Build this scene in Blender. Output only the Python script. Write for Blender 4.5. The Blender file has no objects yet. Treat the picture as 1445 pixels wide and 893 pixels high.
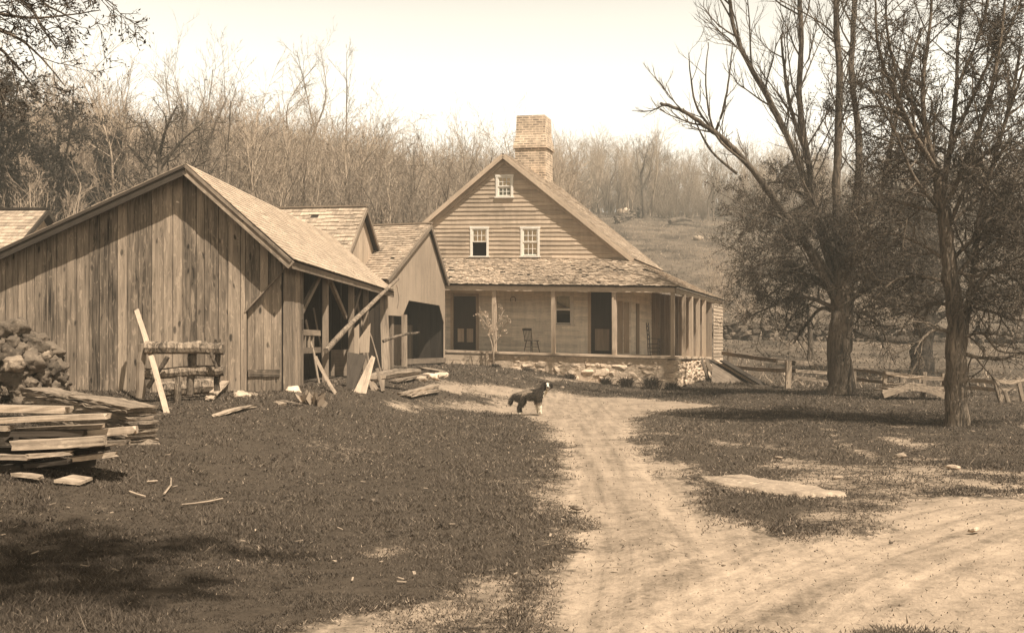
import bpy, math, random
import numpy as np
from mathutils import Vector, Matrix, noise as mnoise

PI = math.pi
R = math.radians
SC = bpy.context.scene
COL = SC.collection
rng = random.Random(7)
nrg = np.random.default_rng(11)

# ------------------------------------------------------------------ camera maths (photo pixels -> points)
F, CX, HY, EYE = 1600.0, 722.5, 483.0, 1.7

def P(px, py, D):
    return Vector(((px - CX) / F * D, D, EYE - (py - HY) / F * D))

def smooth(t):
    t = np.clip(t, 0, 1)
    return t * t * (3 - 2 * t)

def H(x, y):
    """height of the ground"""
    x = np.asarray(x, float); y = np.asarray(y, float)
    a = np.interp(y, [4, 8, 14, 22, 28, 36, 44], [4.5, 3.5, 2.2, 1.2, 0.2, -3.0, -7.0])
    w = np.interp(y, [10, 28, 38, 44], [3.2, 3.4, 6.5, 9.0])
    amp = np.interp(y, [5, 10, 16, 22, 38, 60], [0.0, .25, .55, .74, .82, .9])
    z = amp * smooth((-x - a) / w)
    rise = np.interp(y, [0, 43, 50, 60, 70, 82, 95, 120, 150, 180, 230, 320, 700],
                     [0, 0, .35, 1.05, 1.85, 3.2, 5.2, 10.5, 17.5, 22, 26, 31, 40])
    z = z + rise
    z = z + np.where(y > 46, 1, 0) * smooth((y - 46) / 60) * (0.9 * np.sin(x * .045 + 1.0) + .6 * np.sin(x * .11 + y * .05))
    z = z + .018 * np.sin(x * 1.3 + .7 * y) * np.sin(y * .9 - .4 * x) + .03 * np.sin(x * .5 + 2) * np.sin(y * .37)
    return z

def Hf(x, y):
    return float(H(x, y))

def G(px, py):
    """where the sight line through a photo pixel meets the ground"""
    dx, dz = (px - CX) / F, -(py - HY) / F
    D = 4.0
    prev = D
    while D < 400:
        if EYE + dz * D < Hf(dx * D, D):
            lo, hi = prev, D
            for _ in range(24):
                m = .5 * (lo + hi)
                if EYE + dz * m < Hf(dx * m, m): hi = m
                else: lo = m
            return Vector((dx * hi, hi, Hf(dx * hi, hi)))
        prev = D
        D += .25 if D < 60 else 1.0
    return Vector((dx * 400, 400, Hf(dx * 400, 400)))

# ------------------------------------------------------------------ materials
TINT = (1.20, 0.88, 0.60)

class NT:
    def __init__(self, name, rough=.9, spec=.15):
        self.m = bpy.data.materials.new(name)
        self.m.use_nodes = True
        self.t = self.m.node_tree
        self.t.nodes.clear()
        self.out = self.n('ShaderNodeOutputMaterial')
        self.b = self.n('ShaderNodeBsdfPrincipled')
        self.b.inputs['Roughness'].default_value = rough
        self.b.inputs['Specular IOR Level'].default_value = spec
        self.l(self.b.outputs[0], self.out.inputs[0])
    def n(self, typ, **kw):
        nd = self.t.nodes.new(typ)
        for k, v in kw.items(): setattr(nd, k, v)
        return nd
    def l(self, a, b): self.t.links.new(a, b)
    def math(self, op, a, b=None, c=None, clamp=False):
        nd = self.n('ShaderNodeMath', operation=op, use_clamp=clamp)
        for i, v in enumerate((a, b, c)):
            if v is None: continue
            if isinstance(v, (int, float)): nd.inputs[i].default_value = v
            else: self.l(v, nd.inputs[i])
        return nd.outputs[0]
    def attr(self, name, vec=False):
        nd = self.n('ShaderNodeAttribute', attribute_name=name)
        return nd.outputs['Vector'] if vec else nd.outputs['Fac']
    def obj(self):
        return self.n('ShaderNodeTexCoord').outputs['Object']
    def geo(self):
        return self.n('ShaderNodeNewGeometry').outputs['Position']
    def scale(self, vec, s):
        nd = self.n('ShaderNodeVectorMath', operation='MULTIPLY')
        self.l(vec, nd.inputs[0]); nd.inputs[1].default_value = s
        return nd.outputs[0]
    def noise(self, vec, scale=5, detail=3, rough=.55, dist=0):
        nd = self.n('ShaderNodeTexNoise')
        self.l(vec, nd.inputs['Vector'])
        nd.inputs['Scale'].default_value = scale; nd.inputs['Detail'].default_value = detail
        nd.inputs['Roughness'].default_value = rough; nd.inputs['Distortion'].default_value = dist
        return nd.outputs['Fac']
    def vor(self, vec, scale=5, feature='F1', rand=1):
        nd = self.n('ShaderNodeTexVoronoi', feature=feature)
        self.l(vec, nd.inputs['Vector'])
        nd.inputs['Scale'].default_value = scale
        if 'Randomness' in nd.inputs: nd.inputs['Randomness'].default_value = rand
        return nd
    def ramp(self, f, a, b, lo=0., hi=1.):
        nd = self.n('ShaderNodeMapRange', interpolation_type='SMOOTHSTEP')
        self.l(f, nd.inputs[0])
        nd.inputs[1].default_value = a; nd.inputs[2].default_value = b
        nd.inputs[3].default_value = lo; nd.inputs[4].default_value = hi
        return nd.outputs[0]
    def tone(self, v, tint=TINT):
        nd = self.n('ShaderNodeVectorMath', operation='SCALE')
        nd.inputs[0].default_value = tint
        if isinstance(v, (int, float)): nd.inputs['Scale'].default_value = v
        else: self.l(v, nd.inputs['Scale'])
        self.l(nd.outputs[0], self.b.inputs['Base Color'])
    def bump(self, h, strength=.5, dist=.02):
        nd = self.n('ShaderNodeBump')
        nd.inputs['Strength'].default_value = strength; nd.inputs['Distance'].default_value = dist
        self.l(h, nd.inputs['Height']); self.l(nd.outputs[0], self.b.inputs['Normal'])

def m_wood(name, v, var=.5, grain=.5, knots=True, blotch=.35, rough=.85, stain=.25, tint=TINT):
    k = NT(name, rough)
    gc, rnd = k.attr('gc', True), k.attr('rnd')
    fine = k.noise(k.scale(gc, (1.6, 38, 38)), 1, 4, .6, .3)
    wide = k.noise(k.scale(gc, (.5, 9, 9)), 1, 3, .6, .8)
    big = k.noise(k.geo(), .55, 3, .6)
    f = k.math('ADD', k.math('MULTIPLY', k.math('SUBTRACT', rnd, .5), var), 1)
    f = k.math('ADD', f, k.math('MULTIPLY', k.math('SUBTRACT', fine, .5), grain * 1.6))
    f = k.math('ADD', f, k.math('MULTIPLY', k.math('SUBTRACT', wide, .5), grain * 1.5))
    f = k.math('ADD', f, k.math('MULTIPLY', k.math('SUBTRACT', big, .5), blotch * 2))
    if knots:
        vo = k.vor(k.scale(gc, (2.6, 6.5, 6.5)), 1)
        size = k.ramp(k.noise(gc, 3, 1), .45, .7, .02, .2)
        kn = k.ramp(k.math('SUBTRACT', vo.outputs['Distance'], size), -.05, .1, .3, 1)
        f = k.math('MULTIPLY', f, kn)
        ring = k.noise(k.scale(gc, (1.1, 4, 4)), 2.2, 3, .6, 2.2)
        f = k.math('ADD', f, k.ramp(ring, .56, .66, 0, .55))
        f = k.math('SUBTRACT', f, k.ramp(ring, .36, .28, 0, .35))
    streak = k.noise(k.scale(k.geo(), (7, 7, .9)), 1, 4, .65, .5)
    f = k.math('ADD', f, k.math('MULTIPLY', k.math('SUBTRACT', streak, .5), stain * 2))
    pit = k.ramp(k.noise(k.scale(gc, (5, 60, 60)), 1, 2, .5), .62, .72, 1, .55)
    f = k.math('MULTIPLY', k.math('MAXIMUM', f, .14), pit)
    k.tone(k.math('MULTIPLY', f, v), tint)
    k.bump(k.math('ADD', fine, wide), .6, .008)
    return k.m

def m_plain(name, v, rough=.9, spec=.15, tint=TINT, nscale=6, amt=.4, bump=.3, var=.3):
    k = NT(name, rough, spec)
    nz = k.noise(k.geo(), nscale, 5, .6)
    rnd = k.attr('rnd')
    f = k.math('ADD', k.math('MULTIPLY', k.math('SUBTRACT', nz, .5), amt * 2), 1)
    f = k.math('ADD', f, k.math('MULTIPLY', k.math('SUBTRACT', rnd, .5), var))
    k.tone(k.math('MULTIPLY', k.math('MAXIMUM', f, .1), v), tint)
    if bump: k.bump(nz, bump, .02)
    return k.m

def m_stone(name, v, amp=1.0):
    k = NT(name, .95)
    g = k.geo()
    nz = k.noise(g, 9, 6, .65); n2 = k.noise(g, 2.2, 2)
    lich = k.ramp(k.noise(g, 14, 3), .55, .68, 0, .55)
    f = k.math('ADD', k.math('MULTIPLY', k.math('SUBTRACT', nz, .5), 1.1 * amp), 1)
    f = k.math('ADD', f, k.math('MULTIPLY', k.math('SUBTRACT', n2, .5), .6))
    f = k.math('ADD', f, k.math('MULTIPLY', k.math('SUBTRACT', k.attr('rnd'), .5), .8 * amp))
    f = k.math('ADD', f, k.math('MULTIPLY', lich, amp))
    k.tone(k.math('MULTIPLY', k.math('MAXIMUM', f, .15), v))
    k.bump(nz, .8, .05)
    return k.m

def m_bark(name, v):
    k = NT(name, .95)
    g = k.geo()
    ridg = k.noise(k.scale(g, (9, 9, 1.6)), 1.4, 5, .65, 1.2)
    big = k.noise(k.scale(g, (1, 1, .5)), 1.6, 3)
    f = k.math('ADD', k.ramp(ridg, .35, .65, .35, 1.35), k.math('MULTIPLY', k.math('SUBTRACT', big, .5), 1.6))
    k.tone(k.math('MULTIPLY', k.math('MAXIMUM', f, .15), v))
    k.bump(ridg, 1.0, .08)
    return k.m

def m_leaf(name, v, var=1.0, trans=.25):
    k = NT(name, .8, .2)
    f = k.math('ADD', k.math('MULTIPLY', k.math('SUBTRACT', k.attr('rnd'), .5), var), 1)
    k.tone(k.math('MULTIPLY', f, v))
    if trans:
        tr = k.n('ShaderNodeBsdfTranslucent')
        tr.inputs[0].default_value = (TINT[0] * v, TINT[1] * v, TINT[2] * v, 1)
        mx = k.n('ShaderNodeMixShader'); mx.inputs[0].default_value = trans
        k.l(k.b.outputs[0], mx.inputs[1]); k.l(tr.outputs[0], mx.inputs[2]); k.l(mx.outputs[0], k.out.inputs[0])
    return k.m

def m_ground():
    k = NT('earth', .97, .05)
    g = k.geo()
    dirt, field, track = k.attr('dirt'), k.attr('field'), k.attr('track')
    n1 = k.noise(g, 1.3, 6, .65); n2 = k.noise(g, 9, 4, .6); n3 = k.noise(g, 38, 3, .6); n0 = k.noise(g, .28, 4)
    nn = k.math('ADD', k.math('MULTIPLY', k.math('SUBTRACT', n1, .5), 1.0), k.math('MULTIPLY', k.math('SUBTRACT', n2, .5), .9))
    mask = k.ramp(k.math('ADD', dirt, nn), .3, .72)
    # earth tones
    d = k.math('ADD', .205, k.math('MULTIPLY', k.math('SUBTRACT', n1, .5), .22))
    d = k.math('ADD', d, k.math('MULTIPLY', k.math('SUBTRACT', n2, .5), .16))
    d = k.math('ADD', d, k.math('MULTIPLY', k.math('SUBTRACT', n3, .5), .14))
    d = k.math('MULTIPLY', d, k.ramp(k.noise(g, 5.5, 5, .7), .33, .45, .7, 1))
    d = k.math('ADD', d, k.math('MULTIPLY', track, .05))
    for an in ('rut_a', 'rut_b'):
        rv = k.attr(an, True); sp = k.n('ShaderNodeSeparateXYZ'); k.l(rv, sp.inputs[0])
        cb = k.n('ShaderNodeCombineXYZ'); k.l(k.math('MULTIPLY', sp.outputs[0], 5.5), cb.inputs[0]); k.l(k.math('MULTIPLY', sp.outputs[1], .35), cb.inputs[1])
        st = k.noise(cb.outputs[0], 1, 5, .65, .4)
        d = k.math('ADD', d, k.math('MULTIPLY', k.math('MULTIPLY', k.math('SUBTRACT', st, .5), .34), sp.outputs[2]))
    # turf soil
    t = k.math('ADD', .05, k.math('MULTIPLY', k.math('SUBTRACT', n2, .5), .05))
    t = k.math('ADD', t, k.math('MULTIPLY', k.math('SUBTRACT', n3, .5), .05))
    t = k.math('ADD', t, k.math('MULTIPLY', k.math('SUBTRACT', n1, .5), .04))
    # dry pasture
    p = k.math('ADD', .08, k.math('MULTIPLY', k.math('SUBTRACT', n1, .5), .14))
    p = k.math('ADD', p, k.math('MULTIPLY', k.math('SUBTRACT', n0, .5), .22))
    p = k.math('ADD', p, k.math('MULTIPLY', k.math('SUBTRACT', n2, .5), .12))
    def mix(fac, a, b):
        return k.math('ADD', k.math('MULTIPLY', a, k.math('SUBTRACT', 1, fac)), k.math('MULTIPLY', b, fac))
    c = mix(field, t, p)
    c = mix(mask, c, d)
    k.tone(k.math('MAXIMUM', c, .02))
    k.bump(k.math('ADD', k.math('MULTIPLY', n2, .6), k.math('MULTIPLY', n3, .35)), .7, .045)
    return k.m

def m_brick(name):
    k = NT(name, .92)
    br = k.n('ShaderNodeTexBrick')
    gc = k.attr('gc', True)
    k.l(gc, br.inputs['Vector'])
    br.inputs['Scale'].default_value = 1.0
    br.inputs['Brick Width'].default_value = .30; br.inputs['Row Height'].default_value = .105
    br.inputs['Mortar Size'].default_value = .022
    br.inputs['Color1'].default_value = (.13, .13, .13, 1); br.inputs['Color2'].default_value = (.33, .33, .33, 1)
    br.inputs['Mortar'].default_value = (.42, .42, .42, 1)
    bw = k.n('ShaderNodeRGBToBW'); k.l(br.outputs['Color'], bw.inputs[0])
    nz = k.noise(k.geo(), 3.5, 5, .6)
    k.tone(k.math('MULTIPLY', bw.outputs[0], k.ramp(nz, .25, .75, .65, 1.35)))
    k.bump(bw.outputs[0], .5, .02)
    return k.m

def m_glass(name):
    k = NT(name, .04, .5)
    k.b.inputs['Base Color'].default_value = (.03, .022, .014, 1)
    k.b.inputs['Coat Weight'].default_value = .5
    return k.m

M = dict(
    barn=m_wood('barn_boards', .15, .85, 1.1, True, .55, stain=.8),
    grey=m_wood('grey_wood', .16, .5, .6, False, .35, stain=.4),
    dark=m_wood('dark_wood', .036, .5, .5, False, .3),  # near-black; the barn interior's shade is put into this wood tone
    pale=m_wood('pale_wood', .255, .5, .9, False, .4, stain=.6),
    lumber=m_wood('sawn_lumber', .17, .7, .9, True, .4, stain=.6),
    clap=m_wood('clapboard_wood', .28, .3, .6, False, .35, stain=.3),
    porchwall=m_wood('porch_clapboard', .60, .25, .4, False, .3, stain=.35, tint=(1.05, .89, .69)),  # lighter than the other clapboards: porch bounce light put into the tone
    white=m_wood('white_paint', .58, .1, .15, False, .15, tint=(1.06, .92, .74)),
    trim=m_wood('trim_wood', .32, .25, .35, False, .2),
    shin=m_wood('roof_shingle_wood', .255, .55, .7, False, .4),
    shinbarn=m_wood('barn_shingle_wood', .31, .35, .5, False, .3),
    smoothwall=m_wood('faded_board_wall', .24, .1, .3, False, .3),
    stone=m_stone('field_stone_rock', .085),
    white_stone=m_stone('pale_rubble', .37),
    log=m_bark('log_bark', .21),
    rubble=m_stone('whitewashed_rubble', .40, .45),
    heapstone=m_stone('heap_stone_pale', .17),
    rotten=m_wood('rotten_wood', .15, .3, .9, False, .5, stain=.6),
    ledge=m_stone('ledge_rock', .24),
    bark=m_bark('rough_bark', .10),
    darkbark=m_bark('dark_bark', .05),
    barklt=m_bark('weathered_bark', .13),
    twig=m_plain('twig_bark', .085, amt=.2, bump=0),
    paletwig=m_plain('pale_twig_bark', .30, amt=.2, bump=0),
    woodtwig=m_plain('woodland_twigs', .22, amt=.4, bump=0, var=.8, nscale=.12),
    leaf=m_leaf('young_leaf', .04, 1.6, .3),
    darkleaf=m_leaf('dark_leaf', .045, .9, .15),
    grass=m_leaf('turf_blade', .076, 1.4, .2),
    drygrass=m_leaf('dry_blade', .22, 1.0, .2),
    bud=m_leaf('pale_bud', .5, .5, .3),
    straw=m_plain('straw', .24, amt=.3, bump=0, var=.5),
    earth=m_ground(),
    brick=m_brick('old_brick'),
    glass=m_glass('window_glass'),
    blind=m_plain('window_blind', .62, amt=.15, bump=0),
    black=m_plain('unlit_room_black', .02, amt=.3, bump=0),  # near-black stand-in for unlit space behind the windows
    iron=m_plain('dark_iron', .05, .5, .4, amt=.3),
    chair=m_plain('dark_chair_paint', .035, .5, .3, amt=.3),
    furdark=m_plain('dark_fur', .038, .9, .1, nscale=30, amt=.9, var=1.2),
    furtan=m_plain('tan_fur', .17, .9, .1, nscale=30, amt=.6, var=.4),
    furwhite=m_plain('white_fur', .62, .9, .1, (1.12, .93, .68), nscale=30, amt=.2),
    rope=m_plain('rope_hemp', .2),
)

# ------------------------------------------------------------------ object helpers
def tag(o, label=None, cat=None, group=None, kind=None):
    if label: o['label'] = label
    if cat: o['category'] = cat
    if group: o['group'] = group
    if kind: o['kind'] = kind
    return o

def empty(name, loc=(0, 0, 0), label=None, cat=None, group=None):
    o = bpy.data.objects.new(name, None)
    o.empty_display_size = .3
    o.location = loc
    COL.objects.link(o)
    return tag(o, label, cat, group)

def link(name, me, mat, parent=None, smooth_=False):
    o = bpy.data.objects.new(name, me)
    if mat is not None and not me.materials: me.materials.append(mat)
    COL.objects.link(o)
    if parent is not None:
        o.parent = parent
        o.matrix_parent_inverse = Matrix.Translation(-Vector(world_loc(parent)))
    if smooth_:
        me.polygons.foreach_set('use_smooth', [True] * len(me.polygons))
    return o

def world_loc(o):
    v = Vector(o.location)
    if o.parent is not None:
        pass
    return v if o.type == 'EMPTY' else Vector((0, 0, 0))

def copy_thing(o, loc=None, rz=None, scale=None, parent=None):
    c = o.copy(); COL.objects.link(c)
    if parent is not None:
        c.parent = parent
        c.matrix_parent_inverse = o.matrix_parent_inverse.copy()
    for ch in list(o.children): copy_thing(ch, parent=c)
    if loc is not None: c.location = loc
    if rz is not None: c.rotation_euler = (0, 0, rz)
    if scale is not None: c.scale = scale if hasattr(scale, '__len__') else (scale,) * 3
    return c

class MB:
    """collects geometry, then links it as one mesh"""
    def __init__(s):
        s.v, s.f, s.r, s.g = [], [], [], []
    def add(s, verts, faces, rnd=None, gc=None):
        b = len(s.v)
        rnd = rng.random() if rnd is None else rnd
        s.v += [tuple(v) for v in verts]
        s.f += [tuple(i + b for i in f) for f in faces]
        s.r += [rnd] * len(verts)
        if gc is None:
            o = rng.random() * 40
            gc = [(v[0] + o, v[1], v[2]) for v in verts]
        s.g += [tuple(q) for q in gc]
    def hexa(s, p, rnd=None, length_axis=0):
        """8 corners: bottom 0-3 ccw, top 4-7; grain along edge 0->1 (axis 0), 0->3 (1) or 0->4 (2)"""
        p = [Vector(q) for q in p]
        L = [(p[1] - p[0]).length, (p[3] - p[0]).length, (p[4] - p[0]).length]
        order = {0: (0, 1, 2), 1: (1, 0, 2), 2: (2, 0, 1)}[length_axis]
        o = rng.random() * 60; o2 = rng.random() * 60
        cs = [(0, 0, 0), (1, 0, 0), (1, 1, 0), (0, 1, 0), (0, 0, 1), (1, 0, 1), (1, 1, 1), (0, 1, 1)]
        gc = [(c[order[0]] * L[order[0]] + o, c[order[1]] * L[order[1]] + o2, c[order[2]] * L[order[2]]) for c in cs]
        s.add(p, [(3, 2, 1, 0), (4, 5, 6, 7), (0, 1, 5, 4), (1, 2, 6, 5), (2, 3, 7, 6), (3, 0, 4, 7)], rnd, gc)
    def box(s, c, size, rot=0, rnd=None, axis=None, jit=0):
        """box by centre and size, turned about z"""
        hx, hy, hz = size[0] / 2, size[1] / 2, size[2] / 2
        m = Matrix.Rotation(rot, 3, 'Z')
        pts = []
        for z in (-hz, hz):
            for x, y in ((-hx, -hy), (hx, -hy), (hx, hy), (-hx, hy)):
                q = Vector((x, y, z))
                if jit: q += Vector([rng.uniform(-jit, jit) for _ in range(3)])
                pts.append(m @ q + Vector(c))
        if axis is None: axis = max(range(3), key=lambda i: size[i])
        s.hexa(pts, rnd, axis)
    def bar(s, a, b, w, h, up=(0, 0, 1), rnd=None, taper=1.0, jit=0):
        """rectangular bar from a to b; w across, h along up"""
        a, b = Vector(a), Vector(b)
        d = (b - a).normalized()
        u = Vector(up)
        side = d.cross(u)
        if side.length < 1e-4: side = d.cross(Vector((0, 1, 0)))
        side.normalize(); u = side.cross(d).normalized()
        def ring(c, k):
            q = [c - side * w / 2 * k - u * h / 2 * k, c - side * w / 2 * k + u * h / 2 * k,
                 c + side * w / 2 * k + u * h / 2 * k, c + side * w / 2 * k - u * h / 2 * k]
            if jit: q = [x + Vector([rng.uniform(-jit, jit) for _ in range(3)]) for x in q]
            return q
        r0, r1 = ring(a, 1), ring(b, taper)
        p = [r0[0], r1[0], r1[3], r0[3], r0[1], r1[1], r1[2], r0[2]]
        s.hexa(p, rnd, 0)
    def tube(s, pts, rad, n=8, rnd=None, wob=0):
        pts = [Vector(p) for p in pts]
        if not hasattr(rad, '__len__'): rad = [rad] * len(pts)
        vs, gc, fs = [], [], []
        L = 0; o = rng.random() * 50
        for i, p in enumerate(pts):
            d = (pts[min(i + 1, len(pts) - 1)] - pts[max(i - 1, 0)]).normalized()
            ref = Vector((0, 0, 1)) if abs(d.z) < .9 else Vector((1, 0, 0))
            a = d.cross(ref).normalized(); b = d.cross(a)
            if i: L += (p - pts[i - 1]).length
            for k in range(n):
                t = 2 * PI * k / n
                r = rad[i] * (1 + (rng.uniform(-wob, wob) if wob else 0))
                vs.append(p + (a * math.cos(t) + b * math.sin(t)) * r)
                gc.append((L + o, math.cos(t) * rad[i], math.sin(t) * rad[i]))
        for i in range(len(pts) - 1):
            for k in range(n):
                k2 = (k + 1) % n
                fs.append((i * n + k, i * n + k2, (i + 1) * n + k2, (i + 1) * n + k))
        fs.append(tuple(range(n))[::-1]); fs.append(tuple(range((len(pts) - 1) * n, len(pts) * n)))
        s.add(vs, fs, rnd, gc)
    def prism(s, poly, vec, rnd=None, gdir=None):
        """planar polygon extruded by vec; grain along gdir"""
        poly = [Vector(p) for p in poly]; vec = Vector(vec); n = len(poly)
        vs = poly + [p + vec for p in poly]
        fs = [tuple(range(n))[::-1], tuple(range(n, 2 * n))] + [(i, (i + 1) % n, n + (i + 1) % n, n + i) for i in range(n)]
        gc = None
        if gdir is not None:
            g = Vector(gdir).normalized(); c = g.cross(vec.normalized())
            o, o2 = rng.random() * 60, rng.random() * 60
            gc = [(p.dot(g) + o, p.dot(c) + o2, 0) for p in vs]
        s.add(vs, fs, rnd, gc)
    def slab(s, a, b, c, d, thick):
        """quad extruded downwards along its normal"""
        a, b, c, d = map(Vector, (a, b, c, d))
        n = (b - a).cross(d - a).normalized()
        if n.z < 0: n = -n
        s.prism([a - n * thick, b - n * thick, c - n * thick, d - n * thick], n * thick, gdir=b - a)
    def rock(s, c, size, seed=None, rot=None, rnd=None, lump=.28, n=2, e=.6):
        """a lumpy stone"""
        seed = rng.random() * 100 if seed is None else seed
        key = n
        base_v, base_f = ICO[key]
        rot = Matrix.Rotation(rng.random() * 6.28, 3, 'Z') @ Matrix.Rotation(rng.uniform(-.4, .4), 3, 'X') if rot is None else rot
        out = []
        for v in base_v:
            q = Vector(v)
            q = Vector([math.copysign(abs(x) ** e, x) for x in q])
            d = 1 + lump * mnoise.noise(q * 1.7 + Vector((seed, seed * .7, 0))) * 1.6 + lump * .4 * mnoise.noise(q * 4 + Vector((0, seed, 0)))
            q = rot @ Vector((q.x * d * size[0] / 2, q.y * d * size[1] / 2, q.z * d * size[2] / 2))
            out.append(q + Vector(c))
        s.add(out, base_f, rnd)
    def build(s, name, mat, parent=None, smooth_=False):
        me = bpy.data.meshes.new(name)
        me.from_pydata(s.v, [], s.f)
        a = me.attributes.new('rnd', 'FLOAT', 'POINT'); a.data.foreach_set('value', np.array(s.r, np.float32))
        a = me.attributes.new('gc', 'FLOAT_VECTOR', 'POINT'); a.data.foreach_set('vector', np.array(s.g, np.float32).ravel())
        me.update()
        return link(name, me, mat, parent, smooth_)

def _ico(sub):
    import bmesh
    bm = bmesh.new(); bmesh.ops.create_icosphere(bm, subdivisions=sub, radius=1)
    vs = [tuple(v.co) for v in bm.verts]; fs = [tuple(v.index for v in f.verts) for f in bm.faces]
    bm.free(); return vs, fs
ICO = {1: _ico(1), 2: _ico(2), 3: _ico(3)}

def mesh_np(name, V, Fc, rnd=None):
    """big mesh from arrays: V (n,3), Fc (m,k)"""
    me = bpy.data.meshes.new(name)
    n, (m, k) = len(V), Fc.shape
    me.vertices.add(n); me.vertices.foreach_set('co', V.astype(np.float32).ravel())
    me.loops.add(m * k); me.loops.foreach_set('vertex_index', Fc.astype(np.int32).ravel())
    me.polygons.add(m); me.polygons.foreach_set('loop_start', np.arange(0, m * k, k, dtype=np.int32))
    if rnd is not None:
        a = me.attributes.new('rnd', 'FLOAT', 'POINT'); a.data.foreach_set('value', rnd.astype(np.float32))
    me.update(calc_edges=True)
    return me

def vnoise(x, y, seed=0):
    xi, yi = np.floor(x).astype(np.int64), np.floor(y).astype(np.int64)
    fx, fy = x - xi, y - yi
    fx, fy = fx * fx * (3 - 2 * fx), fy * fy * (3 - 2 * fy)
    def h(a, b):
        n = (a * 374761393 + b * 668265263 + seed * 1442695041) & 0x7fffffff
        n = ((n ^ (n >> 13)) * 1274126177) & 0x7fffffff
        return ((n ^ (n >> 16)) & 0xffff) / 65535.0
    return (h(xi, yi) * (1 - fx) + h(xi + 1, yi) * fx) * (1 - fy) + (h(xi, yi + 1) * (1 - fx) + h(xi + 1, yi + 1) * fx) * fy
def fbm(x, y, seed=0, o=3):
    t, a = 0, .5
    for k in range(o): t = t + a * vnoise(x * 2 ** k, y * 2 ** k, seed + k); a *= .5
    return t / (1 - .5 ** o)

# ------------------------------------------------------------------ ground
ROAD_PX = [
    [(735, 905), (752, 850), (775, 800), (797, 765), (800, 735), (792, 700), (790, 660), (780, 620), (765, 596), (740, 585), (690, 580), (630, 575), (560, 574),
     (560, 567), (630, 568), (690, 569), (716, 562), (700, 556), (640, 553), (612, 545), (622, 538), (690, 541), (740, 548), (800, 554), (880, 560), (960, 566), (1020, 572),
     (985, 574), (930, 580), (900, 590), (895, 610), (915, 640), (955, 668), (985, 690), (1010, 715), (1055, 742), (1105, 757), (1160, 752), (1240, 733), (1330, 705), (1400, 690), (1475, 678),
     (1600, 680), (1600, 905)],
]
BARE_PX = [
    [(430, 905), (420, 880), (480, 862), (540, 850), (600, 842), (660, 815), (735, 800), (760, 830), (740, 905)],
    [(310, 772), (345, 762), (395, 768), (380, 780), (330, 782)],
    [(495, 776), (545, 766), (590, 775), (560, 790), (510, 790)],
    [(1160, 605), (1180, 600), (1192, 622), (1230, 640), (1330, 664), (1445, 690), (1445, 698), (1320, 676), (1220, 648), (1170, 622)],
    [(1235, 612), (1300, 618), (1345, 632), (1290, 636), (1245, 625)],
    [(1040, 660), (1110, 640), (1190, 655), (1180, 664), (1090, 660)],
    [(760, 532), (830, 530), (890, 538), (850, 541), (780, 538)],
    [(1100, 738), (1170, 735), (1230, 728), (1180, 715), (1120, 722)],
]
TRACK_PX = [
    [(1445, 722), (1330, 745), (1220, 775), (1100, 815), (1010, 850), (930, 893)],
    [(1445, 700), (1340, 718), (1240, 752), (1120, 790), (1000, 830), (880, 893)],
    [(1445, 800), (1380, 830), (1290, 870), (1240, 893)],
    [(1445, 760), (1340, 790), (1200, 850), (1130, 893)],
    [(795, 590), (806, 650), (812, 720), (822, 800), (800, 893)],
    [(880, 590), (900, 650), (950, 720), (1010, 770), (1060, 830)],
]
def px_world(poly):
    return np.array([[*G(x, y)[:2]] for x, y in poly])

def seg_dist(pts, poly, closed=True):
    """distance of points to a polyline"""
    d = np.full(len(pts), 1e9)
    n = len(poly)
    for i in range(n if closed else n - 1):
        a, b = poly[i], poly[(i + 1) % n]
        ab = b - a; L = (ab ** 2).sum() + 1e-9
        t = np.clip(((pts - a) @ ab) / L, 0, 1)
        q = a + t[:, None] * ab
        d = np.minimum(d, np.hypot(*(pts - q).T))
    return d
def inside(pts, poly):
    c = np.zeros(len(pts), bool); n = len(poly)
    x, y = pts.T
    for i in range(n):
        (x1, y1), (x2, y2) = poly[i], poly[(i + 1) % n]
        cond = ((y1 > y) != (y2 > y))
        with np.errstate(divide='ignore', invalid='ignore'):
            xi = (x2 - x1) * (y - y1) / (y2 - y1 + 1e-12) + x1
        c ^= cond & (x < xi)
    return c
ROAD_W = [px_world(p) for p in ROAD_PX]
BARE_W = [px_world(p) for p in BARE_PX]
TRACK_W = [px_world(p) for p in TRACK_PX]

def dirt_mask(pts):
    """0 turf ... 1 bare earth"""
    out = np.zeros(len(pts))
    for poly, soft, top in [(p, .85, 1.0) for p in ROAD_W] + [(p, .35, .68) for p in BARE_W]:
        d = seg_dist(pts, poly); s = np.where(inside(pts, poly), d, -d) + (fbm(pts[:, 0] * .9, pts[:, 1] * .7, 61, 4) - .5) * (np.interp(pts[:, 1], [6, 14, 22, 28], [1.5, 1.3, .8, .45]) * np.interp(pts[:, 0], [.4, 2.2], [.45, 1]) if top == 1 else .5)
        sf = soft * np.interp(pts[:, 1], [5, 12, 30], [.7, 1, 1.3])
        out = np.maximum(out, top * smooth((s + sf) / (2 * sf)))
    # worn, thin turf right of the drive and along its edges
    x, y = pts.T
    reg = smooth((x - .6) / 1.5) * smooth((y - 8) / 3) * smooth((27 - y) / 6)
    worn = fbm(x * .55, y * .42, 3, 4)
    out = np.maximum(out, reg * .52 * smooth((worn - .46) / .22))
    lawn = fbm(x * .5, y * .35, 17, 4)
    out = np.maximum(out, (1 - reg) * smooth((y - 5) / 2) * .22 * smooth((lawn - .56) / .16))
    return np.clip(out + (fbm(x * 1.6, y * 1.2, 29, 3) - .5) * .5 * (out > .03) * (out < .97), 0, 1)
RUT_PX = [[(1700, 672), (1445, 706), (1330, 730), (1200, 768), (1060, 820), (950, 875), (850, 960)], [(800, 545), (820, 590), (845, 650), (865, 720), (870, 800), (850, 900), (840, 1000)]]
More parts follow.
